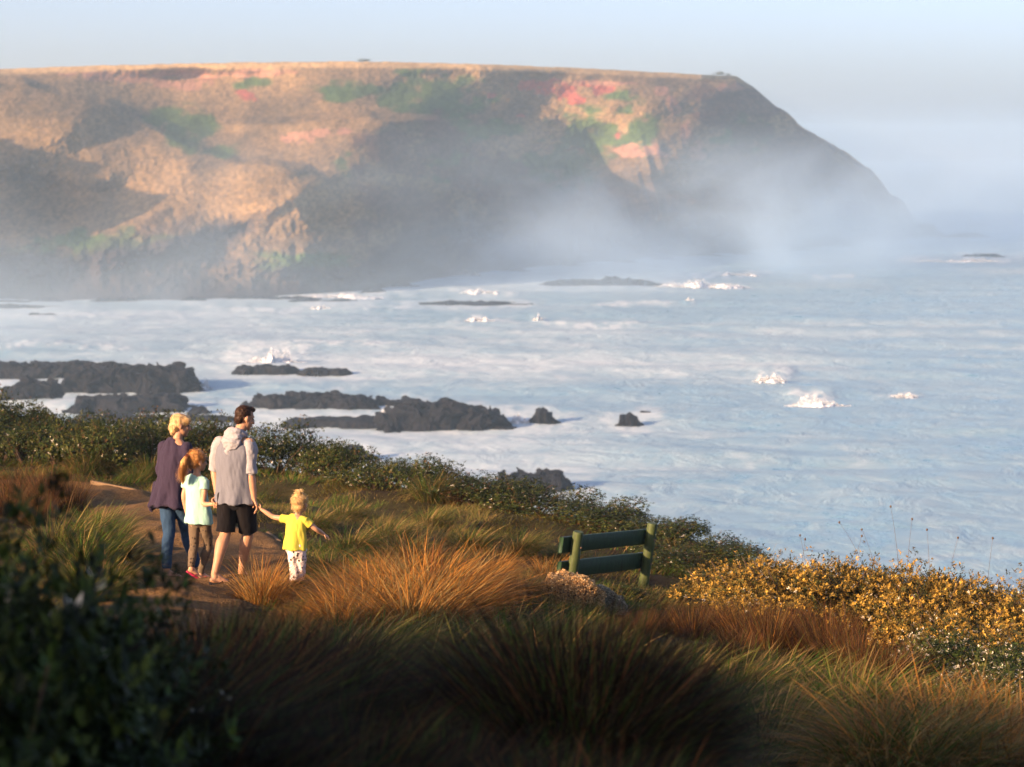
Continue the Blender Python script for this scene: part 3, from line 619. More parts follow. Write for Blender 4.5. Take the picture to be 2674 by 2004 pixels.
# out of focus things close to the lens
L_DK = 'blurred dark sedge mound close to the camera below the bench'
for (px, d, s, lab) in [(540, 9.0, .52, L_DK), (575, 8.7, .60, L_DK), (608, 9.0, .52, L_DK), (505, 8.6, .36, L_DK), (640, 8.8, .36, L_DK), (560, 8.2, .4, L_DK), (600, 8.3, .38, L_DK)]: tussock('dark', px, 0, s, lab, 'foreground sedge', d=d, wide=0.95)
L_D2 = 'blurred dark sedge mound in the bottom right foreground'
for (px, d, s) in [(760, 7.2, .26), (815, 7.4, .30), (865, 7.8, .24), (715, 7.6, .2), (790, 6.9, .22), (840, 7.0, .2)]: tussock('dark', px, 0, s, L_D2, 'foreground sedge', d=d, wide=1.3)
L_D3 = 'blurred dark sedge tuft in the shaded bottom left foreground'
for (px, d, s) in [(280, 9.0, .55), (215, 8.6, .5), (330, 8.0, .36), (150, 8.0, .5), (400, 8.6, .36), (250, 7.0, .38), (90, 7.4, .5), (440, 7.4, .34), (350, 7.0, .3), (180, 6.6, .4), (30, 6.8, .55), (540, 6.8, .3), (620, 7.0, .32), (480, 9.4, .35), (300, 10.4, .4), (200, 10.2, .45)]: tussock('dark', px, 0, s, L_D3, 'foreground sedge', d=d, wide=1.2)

def build_grass():
    rng = np.random.default_rng(5)
    parts = []
    for (y0, y1, dens) in ((6, 12, 1300), (12, 20, 1500), (20, 28, 1500), (28, 37, 1100), (37, 45, 600)):
        xm = 0.2118 * y1 + 2.5; N = int(dens * (y1 - y0) * 2 * xm)
        x = rng.uniform(-xm, xm, N); y = rng.uniform(y0, y1, N)
        k = (np.abs(x) < 0.2118 * y + 2.4); x, y = x[k], y[k]
        cl = fbm2(x * 1.6, y * 1.6, 3, 77)
        keep = (in_path(x, y) > 0.02 + 0.10 * cl + 0.05 * rng.random(len(x))) & (edge_dist(x, y) < 1.2) & (rng.random(len(x)) < 0.55 + 0.6 * cl)
        x, y, cl = x[keep], y[keep], cl[keep]; N = len(x)
        d = 1.1 * fbm2(x * 0.5, y * 0.5, 2, 88) - 0.35 + 2.6 * fbm2(x * 1.4, y * 1.4, 2, 89) + rng.normal(0, 0.5, N)
        L = (0.075 + 0.115 * rng.random(N)) * (1 + 0.7 * np.clip(cl, -0.5, 1))
        c = pick(rng, N, [(STRAW, 1.0), (OLIVE * 1.25, 3.6), (TAN, 0.9), (GREEN * 1.35, 4.5), (ORANGE, 0.2)])
        mix = smooth(-0.2, 0.35, fbm2(x * 0.45 + 3, y * 0.45, 3, 99))[:, None]
        c = c * (1 - 0.4 * mix) + 0.4 * mix * np.where(rng.random((N, 1)) < 0.5, TAN * 1.15, STRAW)
        V = blades(np.stack([x, y, ground(x, y) - 0.01], -1), d, L, 0.5 + 0.7 * rng.random(N), 0.4 + 0.8 * rng.random(N), 0.006 * (0.6 + 0.7 * rng.random(N)) * np.clip(y / 20, 0.7, 1.4), c, 3, rng)
        parts.append(V)
    off = 0; Vs, Qs, Ts, Cs = [], [], [], []
    for (V, q, t, c) in parts: Vs.append(V); Qs.append(q + off); Ts.append(t + off); Cs.append(c); off += len(V)
    tag(obj('grass', mesh_np('grass', np.concatenate(Vs), np.concatenate(Qs), np.concatenate(Ts), np.concatenate(Cs)), M['grass']), kind='stuff')
build_grass()

# ------------------------------------------------------------------ shrubs
def shrub_mesh(seed, rx, rz, n, leaf, pal, flower=0.0, lumps=7, spiky=0.0, small=1.0):
    """leaf rosettes over a lumpy crown: clusters of small pointed leaves, with gaps"""
    rng = np.random.default_rng(seed)
    cs = [(rng.uniform(-.6, .6) * rx, rng.uniform(-.6, .6) * rx, rz * rng.uniform(0.28, 0.62), rx * rng.uniform(0.32, 0.55) * small) for _ in range(lumps)] + [(0, 0, rz * 0.4, rx * 0.62)]
    cs = np.array(cs); which = rng.integers(0, len(cs), n)
    dv = rng.normal(0, 1, (n, 3)); dv[:, 2] = np.abs(dv[:, 2]) * 0.9 - 0.25; dv /= np.linalg.norm(dv, axis=1)[:, None]
    rad = cs[which, 3] * (1.0 - 0.35 * rng.random(n) ** 2 + spiky * rng.random(n) ** 3)
    P = cs[which, :3] + dv * rad[:, None] * np.array([1, 1, min(1.2, rz / rx)])
    P[:, 2] = np.maximum(P[:, 2], 0.02)
    P += 0.05 * rx * np.stack([fbm3(*(P.T * 6 / rx), 2, s) for s in (1, 2, 3)], -1)
    k = 7; N = n * k
    C = np.repeat(P, k, 0); A = np.repeat(dv * 0.7 + np.array([0, 0, 0.55]), k, 0); A /= np.linalg.norm(A, axis=1)[:, None]
    rnd = rng.normal(0, 1, (N, 3)); side = np.cross(A, rnd); side /= np.linalg.norm(side, axis=1)[:, None] + 1e-9
    out = side * 0.8 + A * rng.uniform(0.1, 0.9, (N, 1)); out /= np.linalg.norm(out, axis=1)[:, None]
    wv = np.cross(out, A); wv /= np.linalg.norm(wv, axis=1)[:, None] + 1e-9
    nrm = np.cross(out, wv)
    le = leaf * rng.uniform(0.7, 1.25, (N, 1)); wd = le * 0.42
    st = C + A * rng.uniform(-0.6, 0.6, (N, 1)) * leaf
    V = np.stack([st, st + out * le * 0.5 + wv * wd * 0.5 + nrm * le * 0.08, st + out * le, st + out * le * 0.5 - wv * wd * 0.5 + nrm * le * 0.08], 1).reshape(-1, 3)
    q = np.arange(N * 4).reshape(N, 4)
    c = pick(rng, n, pal); c = c * (1 + 0.5 * fbm3(*(P.T * 4.5 / rx), 2, 9))[:, None].clip(0.35, 1.6); c = np.repeat(c, k, 0) * (1 + 0.22 * rng.normal(0, 1, (N, 1))).clip(0.5, 1.6)  # clump noise puts lit and dark patches into the leaf colour
    fl = rng.random(n) < flower; f = np.repeat(fl, k)
    c[f & (rng.random(N) < 0.5)] = np.array([0.62, 0.58, 0.46])
    return mesh_np('foliage', V, q, None, np.repeat(c, 4, 0))
def stems_mesh(seed, rx, rz, n=9):
    rng = np.random.default_rng(seed); V, Q = [], []
    for _ in range(n):
        a = rng.uniform(0, 6.28); e = np.array([math.cos(a) * rx * 0.7, math.sin(a) * rx * 0.7, rz * rng.uniform(0.5, 0.85)]); b = e * np.array([0.1, 0.1, 0]) - np.array([0, 0, 0.05])
        mid = (b + e) / 2 + np.array([0, 0, 0.12 * rz]); base = len(V)
        for j, p in enumerate((b, mid, e)):
            r = 0.016 * (1 - 0.35 * j)
            for s in range(5): V.append(p + r * np.array([math.cos(s * 1.2566), math.sin(s * 1.2566), 0]))
        for j in range(2):
            for s in range(5): Q.append((base + j * 5 + s, base + j * 5 + (s + 1) % 5, base + j * 5 + 5 + (s + 1) % 5, base + j * 5 + 5 + s))
    return mesh_np('branches', np.array(V), Q)
HG1, HG2, HG3 = np.array([0.036, 0.054, 0.011]), np.array([0.082, 0.085, 0.020]), np.array([0.020, 0.034, 0.008])
YL1, YL2, YL3 = np.array([0.38, 0.235, 0.042]), np.array([0.22, 0.150, 0.032]), np.array([0.050, 0.050, 0.012])
SHR = {
    'hedge': [shrub_mesh(61 + k, 0.62, 0.85, 1000, 0.034, [(HG1, 4), (HG2, 3), (HG3, 3), (np.array([0.10, 0.055, 0.02]), 0.8)], 0.022, spiky=0.25) for k in range(4)],
    'yellow': [shrub_mesh(71 + k, 0.62, 0.80, 1150, 0.033, [(YL1, 4), (YL2, 4), (YL3, 3.5)], 0.03, lumps=15, spiky=0.5, small=0.62) for k in range(3)],
    'dark': [shrub_mesh(81 + k, 0.6, 0.75, 1000, 0.032, [(HG1, 3), (HG3, 3), (HG2, 2)], 0.16, spiky=0.2) for k in range(2)],
    'fore': [shrub_mesh(91 + k, 0.6, 0.9, 800, 0.05, [(np.array([0.026, 0.046, 0.008]), 3), (HG3 * .6, 3), (np.array([0.055, 0.075, 0.013]), 1.4)], 0.01, spiky=0.4) for k in range(2)]}
STM = [stems_mesh(5 + k, 0.6, 0.8) for k in range(2)]
SHRP = {}
def shrub(kind, x, y, r, h, label, group, base=0.0):
    rnd = random.Random(int(x * 977 + y * 131))
    v = rnd.randrange(len(SHR[kind])); key = (kind, v)
    if key not in SHRP:
        e = empty('coastal_shrub'); obj('foliage', SHR[kind][v], M['leaf'], e); obj('branches', STM[v % 2], M['bark'], e); SHRP[key] = e
    else: e = copy_tree(SHRP[key])
    e.location = (x, y, gz(x, y) - 0.06 + base); e.rotation_euler = (0, 0, rnd.uniform(0, 6.28)); e.scale = (r / 0.62, r / 0.62 * rnd.uniform(0.9, 1.1), h / 0.85)
    tag(e, label, 'shrub', group); return e
def along_edge():
    out = []; rnd = random.Random(4)
    for (ax, ay), (bx, by) in zip(EDGE[:-1], EDGE[1:]):
        L = math.hypot(bx - ax, by - ay); n = max(1, int(L / 0.52)); nx, ny = (by - ay) / L, -(bx - ax) / L
        for k in range(n):
            t = (k + rnd.uniform(0.2, 0.8)) / n; out.append((ax + (bx - ax) * t, ay + (by - ay) * t, nx, ny))
    return out
rh = random.Random(8)
for (x, y, nx, ny) in along_edge():
    if not (-0.2118 * y - 0.8 < x < 2.9 and y > 29): continue
    if x < -5.6: lab, grp = 'dark green leathery shrub in the hedge at the far left', 'hedge shrubs along the cliff edge'
    elif x < -2.4: lab, grp = 'dark green shrub in the hedge right behind the family', 'hedge shrubs along the cliff edge'
    elif x < 0.9: lab, grp = 'dark shrub with white blossom in the hedge between man and bench', 'hedge shrubs along the cliff edge'
    else: lab, grp = 'low dark shrub in the hedge behind the bench', 'hedge shrubs along the cliff edge'
    h0 = 0.78 if x < -3.4 else (0.62 if x < -0.8 else (0.46 if x < 0.8 else 0.36))
    for off in ((0.25, 1.0, 1.8, 2.7) if x < -4.6 else ((0.2, 0.9) if x < 0.6 else (0.15, 0.7))):
        if x < -5.6: lab = 'dark leathery shrub on the %s side of the hedge at far left' % ('seaward' if off < 1.5 else 'path')
        shrub('hedge', x + nx * off + rh.uniform(-.15, .15), y + ny * off + rh.uniform(-.15, .15), rh.uniform(0.5, 0.68), h0 * rh.uniform(0.8, 1.12) * (0.8 if off > 0.9 and x > -4.6 else 1), lab, grp)
for (a, b, r, h) in [(668, 572, .36, .26), (688, 576, .34, .24), (706, 578, .3, .2), (728, 580, .3, .2), (748, 582, .3, .22)]:
    x, y = hit(a, b); shrub('hedge', x, y, r, h, 'low dark shrub at the cliff edge just right of the bench', 'hedge shrubs right of the bench')
L_YE = 'golden yellow leaved shrub in the bright bank at the right'
for (a, b, r, h) in [(722, 606, .44, .42), (745, 612, .46, .5), (768, 606, .44, .5), (790, 618, .5, .58), (815, 612, .46, .55), (838, 622, .52, .62), (862, 618, .5, .6), (885, 632, .54, .66), (908, 628, .5, .62), (932, 642, .56, .68), (955, 638, .5, .62), (980, 652, .56, .68), (1005, 648, .5, .62), (1025, 660, .56, .66), (760, 630, .4, .4), (850, 642, .45, .5), (915, 655, .45, .5), (970, 668, .45, .5), (1040, 690, .5, .5)]:
    x, y = hit(a, b); shrub('yellow', x, y, r * 1.2, h * 1.32, L_YE, 'yellow shrubs on the right')
L_DS = 'dark green shrub dotted white below the yellow bank at right'
for (a, b, r, h) in [(935, 680, .46, .5), (965, 692, .46, .5), (1000, 702, .5, .55), (1030, 715, .5, .55), (985, 720, .4, .4), (1015, 735, .42, .42)]:
    x, y = hit(a, b); shrub('dark', x, y, r * 1.2, h * 1.25, L_DS, 'dark shrubs on the right')
x, y = hit(622, 598); shrub('fore', x, y, .22, .20, 'low bright green plant at the foot of the right bench post', 'plants by the bench')
x, y = hit(640, 600); shrub('fore', x, y, .20, .18, 'low bright green plant at the foot of the right bench post', 'plants by the bench')
L_FL = 'blurred dark green shrub in the left foreground close to the camera'
for (px, d, r, h) in [(20, 6.6, .5, 1.0), (75, 7.2, .45, .85), (-30, 6.0, .5, 1.05), (60, 6.2, .4, .62), (120, 7.0, .4, .55), (10, 5.6, .4, .7), (160, 7.6, .34, .42), (100, 6.2, .36, .42)]:
    shrub('fore', (px - 512) / FPX * d, d, r, h, L_FL, 'foreground shrubs')

# pale cushion bushes at the bench foot
def cushion(px, py, rx, rz, pal, label, seed):
    x, y = hit(px, py); rng = np.random.default_rng(seed); n = 9000
    dv = rng.normal(0, 1, (n, 3)); dv[:, 2] = np.abs(dv[:, 2]); dv /= np.linalg.norm(dv, axis=1)[:, None]
    rr = 1 + 0.22 * fbm3(*(dv.T * 1.7 + seed), 3, seed)
    P = dv * np.array([rx, rx * 0.8, rz]) * rr[:, None] * (1 - 0.08 * rng.random((n, 1)))
    N = n * 3; C = np.repeat(P, 3, 0); A = np.repeat(dv, 3, 0) + rng.normal(0, 0.5, (N, 3)); A /= np.linalg.norm(A, axis=1)[:, None]
    s = np.cross(A, rng.normal(0, 1, (N, 3))); s /= np.linalg.norm(s, axis=1)[:, None]
    le = 0.017
    V = np.stack([C - s * 0.004, C + s * 0.004, C + A * le + s * 0.006, C + A * le - s * 0.006], 1).reshape(-1, 3)
    e = empty('cushion_bush', (x, y, gz(x, y) - 0.03))
    obj('foliage', mesh_np('foliage', V, np.arange(N * 4).reshape(N, 4), None, np.repeat(pick(rng, N, pal), 4, 0)), M['leaf'], e)
    core = mesh_np('core', dv[:900] * np.array([rx, rx * .8, rz]) * 0.9, None, None)
    bm = bmesh.new(); bmesh.ops.create_icosphere(bm, subdivisions=3, radius=1.0)
    for v in bm.verts:
        f = 1 + 0.22 * float(fbm3(np.array([v.co.x * 1.7 + seed]), np.array([v.co.y * 1.7 + seed]), np.array([v.co.z * 1.7 + seed]), 3, seed)[0])
        v.co = Vector((v.co.x * rx * f * .93, v.co.y * rx * .8 * f * .93, v.co.z * rz * f * .93))
    me = bpy.data.meshes.new('stems'); bm.to_mesh(me); bm.free(); bpy.data.meshes.remove(core)
    obj('stems', me, M['bark'], e); tag(e, label, 'cushion bush', 'cushion bushes by the bench')
cushion(566, 606, 0.36, 0.34, [(np.array([0.62, 0.42, 0.20]), 4), (np.array([0.45, 0.27, 0.11]), 2), (np.array([0.70, 0.55, 0.34]), 1)], 'large pale golden cushion bush at the foot of the left bench post', 3)
cushion(600, 608, 0.25, 0.20, [(np.array([0.36, 0.34, 0.26]), 3), (np.array([0.16, 0.17, 0.12]), 2), (np.array([0.5, 0.46, 0.36]), 1)], 'smaller grey green cushion bush right of the golden one', 7)

# thin stalks and long grass standing against the sea at the right
def stalk(px, py, L, bend, label):
    x, y = hit(px, py); rng = np.random.default_rng(int(px)); n = 9; V, Q = [], []
    e = empty('seed_stalk', (x, y, gz(x, y)))
    for k in range(n):
        t = k / (n - 1); p = np.array([bend * t * t, 0.0, L * t * (1 - 0.15 * abs(bend) * t)])
        for s in range(4): V.append(p + 0.0028 * (1 - 0.5 * t) * np.array([math.cos(s * 1.57), math.sin(s * 1.57), 0]))
    for k in range(n - 1):
        for s in range(4): Q.append((k * 4 + s, k * 4 + (s + 1) % 4, k * 4 + 4 + (s + 1) % 4, k * 4 + 4 + s))
    obj('stalk', mesh_np('stalk', np.array(V), Q), M['bark'], e)
    bm = bmesh.new(); bmesh.ops.create_icosphere(bm, subdivisions=2, radius=0.010)
    for v in bm.verts: v.co = v.co * (1 + 0.25 * rng.random()); v.co.z *= 1.3; v.co += Vector((bend, 0, L * (1 - 0.15 * abs(bend))))
    me = bpy.data.meshes.new('seed_head'); bm.to_mesh(me); bm.free(); obj('seed_head', me, M['bark'], e)
    tag(e, label, 'stalk', 'stalks above the yellow bushes')
for (a, b, L, bd) in [(870, 612, 1.05, -.35), (880, 614, 1.0, -.22), (900, 618, 1.25, -.12), (905, 618, 1.1, .06), (930, 620, 1.0, -.05), (945, 625, .95, .12), (985, 634, 1.0, .06), (808, 606, .82, -.1), (800, 604, .75, .05), (850, 610, .85, .12)]:
    stalk(a, b, L, bd, 'thin dark seed stalk standing against the sea above the yellow bushes')
LONG = tussock_mesh(66, 220, 0.9, [(OLIVE, 3), (STRAW, 2), (DARK, 1)], 0.10, 0.55, 0.9, (0.0, 0.0), 0.006)
for (a, b, s, lab) in [(758, 588, .55, 'spiky long grass tuft sticking up behind the left end of the yellow bushes'), (700, 572, .3, 'sparse grass tuft at the cliff edge right of the bench'), (812, 600, .5, 'sparse long grass tuft behind the middle of the yellow bushes'), (675, 560, .32, 'sparse thin grass at the top right of the bench'), (420, 488, .45, 'sparse thin twigs above the hedge right of the man'), (140, 440, .4, 'sparse reddish twigs above the left hedge')]:
    x, y = hit(a, b); o = obj('grass_tuft', LONG, M['grass'], loc=(x, y, gz(x, y))); o.scale = (s / .7,) * 3; o.rotation_euler = (0, 0, a); tag(o, lab, 'grass tuft', 'long grass against the sea')

# ------------------------------------------------------------------ bench, seen from behind
def bench_mats(c0, c1):
    m, n, out = new_mat('green painted timber'); p = pr(n, 0.6, 0.35); c = coords(n, (1, 1, 0.25))
    r = ramp(n, nz(n, 22, 5, 0.6, c).outputs[0], [(0.3, tuple(0.55 * x for x in c0)), (0.6, c0), (0.8, c1)])
    n.links.new(r.outputs[0], p.inputs['Base Color']); n.links.new(bump(n, nz(n, 45, 5, 0.6, c).outputs[0], 0.5, 0.006), p.inputs['Normal'])
    n.links.new(p.outputs[0], out.inputs[0]); return m
M['sunlit_green_wood'] = bench_mats((0.060, 0.085, 0.024), (0.13, 0.13, 0.045)); M['shaded_green_board'] = bench_mats((0.018, 0.050, 0.020), (0.04, 0.07, 0.03))  # posts coloured as if sunlit, boards darkened as if in shade
def build_bench():
    A = Vector(BENCH[0]); B = Vector(BENCH[1])
    A.z = gz(A.x, A.y); B.z = gz(B.x, B.y)
    e = empty('bench', (A + B) / 2); tag(e, 'green wooden bench with round posts and two back boards, seen from behind', 'bench')
    o0 = (A + B) / 2
    along = (B - A).normalized(); back = Vector((along.y, -along.x, 0)).normalized()
    rake = (Vector((0, 0, 1)) + back * 0.16).normalized()
    def cyl(p, q, r, name):
        bm = bmesh.new(); d = (q - p); n = 28; ax = d.normalized(); u = ax.orthogonal().normalized(); w_ = ax.cross(u); rings = []
        for k, (t, rr) in enumerate([(0, 1), (0.25, 1.0), (0.5, 0.99), (0.75, 0.985), (0.975, 0.98), (0.993, 0.95), (1.0, 0.88)]):
            rings.append([bm.verts.new(p + d * t + (u * math.cos(s * 6.2832 / n) + w_ * math.sin(s * 6.2832 / n)) * r * rr * (1 + 0.012 * math.sin(3 * s * 6.28 / n + 2 * k))) for s in range(n)])
        for a, b in zip(rings[:-1], rings[1:]):
            for s in range(n): bm.faces.new((a[s], a[(s + 1) % n], b[(s + 1) % n], b[s])).smooth = True
        bm.faces.new(rings[-1]); me = bpy.data.meshes.new(name); bm.to_mesh(me); bm.free(); return me
    for P, hh in ((A, 0.80), (B, 0.82)):
        p = P - o0 - rake * 0.15; q = P - o0 + rake * hh
        post = obj('post', cyl(p, q, 0.062, 'post'), M['sunlit_green_wood'], e)
    for (h, hw, ex0, ex1) in ((0.64, 0.095, 0.20, 0.12), (0.34, 0.10, 0.17, 0.10)):
        off = -back * (0.062 + 0.028)
        c0 = A - o0 + rake * h + off - along * ex0; c1 = B - o0 + rake * h + off + along * ex1
        n = 10; V = []; Q = []
        for k in range(n + 1):
            c = c0 + (c1 - c0) * (k / n)
            for (sx, sz) in ((-1, -.92), (-.8, -1), (.8, -1), (1, -.92), (1, .92), (.8, 1), (-.8, 1), (-1, .92)):
                V.append(c + back * (0.028 * sx) + rake * (hw * sz + 0.0015 * math.sin(k * 2.1)))
        for k in range(n):
            for q in range(8): Q.append((k * 8 + q, k * 8 + (q + 1) % 8, k * 8 + 8 + (q + 1) % 8, k * 8 + 8 + q))
        for b0 in (0, n * 8): Q += [(b0, b0 + 1, b0 + 2, b0 + 3), (b0, b0 + 3, b0 + 4, b0 + 7), (b0 + 7, b0 + 4, b0 + 5, b0 + 6)]
        brd = obj('back_board', mesh_np('back_board', [tuple(v) for v in V], Q), M['shaded_green_board'], e)
        for P in (A, B):
            bm = bmesh.new(); bmesh.ops.create_cone(bm, cap_ends=True, segments=10, radius1=0.013, radius2=0.010, depth=0.012)
            me = bpy.data.meshes.new('bolt'); bm.to_mesh(me); bm.free()
            b_ = obj('bolt', me, M['bolt'], brd); b_.location = P - o0 + rake * (h - 0.03) + back * 0.066; b_.rotation_euler = back.to_track_quat('Z', 'Y').to_euler()
M['bolt'] = mat_col('rusty steel', (0.18, 0.11, 0.07), rough=0.5)
build_bench()

# shrubs far off on the headland rim
for k, (px, d, w_, h, lab) in enumerate([(365, 760, 5.5, 1.3, 'tiny dark bush alone on the skyline of the headland'), (716, 850, 5.5, 2.0, 'tiny dark bush on the skyline at the seaward end of the plateau'), (727, 852, 2.5, 1.4, 'smallest bush at the very brow of the headland')]):
    v = np.interp(px, SIL[:, 0], SIL[:, 1]); z = CAMZ + (HOR - v) * d / FPX
    e = empty('headland_bush', ((px - 512) / FPX * d, d + 2, z - 0.3)); e.scale = (w_ / 1.2, w_ / 1.2, h / 0.8)
    obj('foliage', SHR['dark'][k % 2], M['leaf'], e); tag(e, lab, 'bush', 'bushes on the headland rim')

# ------------------------------------------------------------------ people
def vec(*a): return np.array(a, float)
def unit(a): a = np.asarray(a, float); return a / (np.linalg.norm(a) + 1e-12)
def catmull(P, n):
    P = np.asarray(P, float); m = len(P)
    if m == 2: return P[0] + (P[1] - P[0]) * np.linspace(0, 1, n)[:, None]
    E = np.concatenate([[2 * P[0] - P[1]], P, [2 * P[-1] - P[-2]]]); out = []
    for s in np.linspace(0, m - 1 - 1e-9, n):
        i = int(s); t = s - i; a, b, c, d = E[i], E[i + 1], E[i + 2], E[i + 3]
        out.append(0.5 * (2 * b + (c - a) * t + (2 * a - 5 * b + 4 * c - d) * t * t + (3 * b - a - 3 * c + d) * t ** 3))
    return np.array(out)
class Shape:
    """collects tubes and ellipsoids; bake() fuses them into one continuous skin"""
    def __init__(s): s.V = []; s.F = []; s.n = 0
    def add(s, V, F): s.V.append(np.asarray(V, float)); s.F += [tuple(i + s.n for i in f) for f in F]; s.n += len(V)
    def tube(s, P, r, side=None, rings=None, seg=16, cap=True):
        """r: radii, or pairs (across, through) with side = the across direction"""
        P = np.asarray(P, float); r = np.asarray([(x, x) if np.isscalar(x) else x for x in r], float)
        rings = rings or max(6, 5 * len(P)); C = catmull(P, rings); Rr = np.maximum(catmull(r, rings), 0.001)
        T = np.gradient(C, axis=0); T /= np.linalg.norm(T, axis=1)[:, None] + 1e-12
        if cap:
            a = [(-0.9, .45), (-0.6, .8)]
            pre = [(C[0] + T[0] * Rr[0].mean() * o, Rr[0] * k, T[0]) for o, k in a]; post = [(C[-1] - T[-1] * Rr[-1].mean() * o, Rr[-1] * k, T[-1]) for o, k in a[::-1]]
            C = np.array([p[0] for p in pre] + list(C) + [p[0] for p in post]); Rr = np.array([p[1] for p in pre] + list(Rr) + [p[1] for p in post]); T = np.array([p[2] for p in pre] + list(T) + [p[2] for p in post])
        u = np.asarray(side, float) if side is not None else unit(np.cross(T[0], [0.31, 0.77, 0.55])); V = []
        for c, rr, t in zip(C, Rr, T):
            u = unit(u - t * np.dot(u, t)); w_ = np.cross(t, u)
            if side is not None: uu = unit(np.asarray(side, float) - t * np.dot(side, t)); u = uu; w_ = np.cross(t, u)
            for k in range(seg):
                a = 2 * math.pi * k / seg; V.append(c + u * rr[0] * math.cos(a) + w_ * rr[1] * math.sin(a))
        n = len(C); F = [(j * seg + k, j * seg + (k + 1) % seg, (j + 1) * seg + (k + 1) % seg, (j + 1) * seg + k) for j in range(n - 1) for k in range(seg)]
        F += [tuple(range(seg))[::-1], tuple((n - 1) * seg + k for k in range(seg))]; s.add(V, F)
    def ball(s, c, r, M3=None):
        r = np.array([r] * 3 if np.isscalar(r) else r, float); V = []; nu, nv = 18, 12
        for j in range(nv + 1):
            for k in range(nu):
                th = math.pi * (j + 0.02) / (nv + 0.04); ph = 2 * math.pi * k / nu
                V.append(vec(math.sin(th) * math.cos(ph), math.sin(th) * math.sin(ph), math.cos(th)) * r)
        V = np.array(V)
        if M3 is not None: V = V @ np.asarray(M3).T
        F = [(j * nu + k, (j + 1) * nu + k, (j + 1) * nu + (k + 1) % nu, j * nu + (k + 1) % nu) for j in range(nv) for k in range(nu)]
        F += [tuple(range(nu)), tuple(nv * nu + k for k in range(nu))[::-1]]; s.add(V + np.asarray(c, float), F)
    def bake(s, name, voxel=0.006, it=4, disp=None):
        me = bpy.data.meshes.new(name); me.from_pydata([tuple(v) for v in np.concatenate(s.V)], [], s.F); me.update()
        o = bpy.data.objects.new('tmp', me); COL.objects.link(o)
        md = o.modifiers.new('r', 'REMESH'); md.mode = 'VOXEL'; md.voxel_size = voxel; md.use_smooth_shade = True
        if it: sm = o.modifiers.new('s', 'SMOOTH'); sm.factor = 0.5; sm.iterations = it
        dg = bpy.context.evaluated_depsgraph_get(); new = bpy.data.meshes.new_from_object(o.evaluated_get(dg)); new.name = name
        bpy.data.objects.remove(o); bpy.data.meshes.remove(me)
        if disp is not None:
            n = len(new.vertices); co = np.empty(n * 3, np.float32); new.vertices.foreach_get('co', co); co = co.reshape(-1, 3).astype(float)
            no = np.empty(n * 3, np.float32); new.vertices.foreach_get('normal', no); no = no.reshape(-1, 3)
            co = co + no * disp(co)[:, None]; new.vertices.foreach_set('co', co.astype(np.float32).ravel()); new.update()
        new.polygons.foreach_set('use_smooth', np.ones(len(new.polygons), bool)); return new
def frame(fwd, up=(0, 0, 1)):
    y = unit(fwd); x = unit(np.cross(y, up)); z = np.cross(x, y); return np.stack([x, y, z], 1)       # columns: right, forward, up
def head_shape(S, c, M3, s=1.0, child=False):
    def P(*a): return c + M3 @ (vec(*a) * s)
    k = 0.9 if child else 1.0
    S.ball(P(0, -.012, .03), vec(.076, .096, .094) * s, M3)
    S.ball(P(0, .028, -.038), vec(.060 + (.006 if child else 0), .064, .078 * k) * s, M3)
    S.ball(P(0, .066, -.092 * k), vec(.026, .024, .020) * s, M3)
    S.ball(P(0, .076, .034), vec(.048, .018, .014) * s, M3)
    S.tube([P(0, .084, .018), P(0, .100, -.006), P(0, .108, -.026)], [.008 * s, .010 * s, .014 * s])
    S.ball(P(.010, .098, -.030), .009 * s); S.ball(P(-.010, .098, -.030), .009 * s)
    S.ball(P(0, .090, -.056), vec(.022, .010, .006) * s, M3); S.ball(P(0, .088, -.068), vec(.019, .010, .007) * s, M3)
    for e in (-1, 1):
        S.ball(P(.040 * e, .066, -.018), vec(.022, .02, .02) * s, M3)
        S.ball(P(.078 * e, -.008, -.006), vec(.011, .020, .032) * s, M3); S.ball(P(.077 * e, -.002, -.034), vec(.009, .011, .012) * s, M3)
def hand_shape(S, wrist, d, palm, s=1.0, curl=0.35, thumb=1):
    """d: where the fingers point, palm: the way the palm faces, thumb: +1/-1 side of the palm it leaves from"""
    d = unit(d); palm = unit(np.asarray(palm) - d * np.dot(palm, d)); x = np.cross(d, palm) * thumb
    w0 = np.asarray(wrist, float)
    S.tube([w0, w0 + d * .045 * s, w0 + d * .085 * s], [(.026 * s, .019 * s), (.038 * s, .015 * s), (.040 * s, .012 * s)], side=x, seg=14)
    for k, (off, L) in enumerate(((.030, .072), (.010, .080), (-.010, .074), (-.029, .058))):
        p = w0 + d * .085 * s + x * off * s; a = 0.15 + curl * 0.5; P = [p - d * .012 * s, p]; dd = d
        for seg_, f in enumerate((.46, .30, .24)):
            ang = curl * (0.9 + 0.25 * seg_ + 0.08 * k); dd = unit(dd * math.cos(ang) + palm * math.sin(ang)); p = p + dd * L * f * s; P.append(p)
        S.tube(P, [.0088 * s, .0092 * s, .0085 * s, .0078 * s, .0062 * s], rings=12, seg=8)
    p = w0 + d * .028 * s + x * .024 * s; q1 = p + (d * .5 + x * .75 + palm * .3) * .036 * s; q2 = q1 + unit(d * .9 + x * .1 + palm * (.3 + curl)) * .030 * s; q3 = q2 + unit(d * .9 - x * .2 + palm * (.4 + curl)) * .022 * s
    S.tube([p, q1, q2, q3], [.014 * s, .011 * s, .0095 * s, .007 * s], rings=10, seg=8)
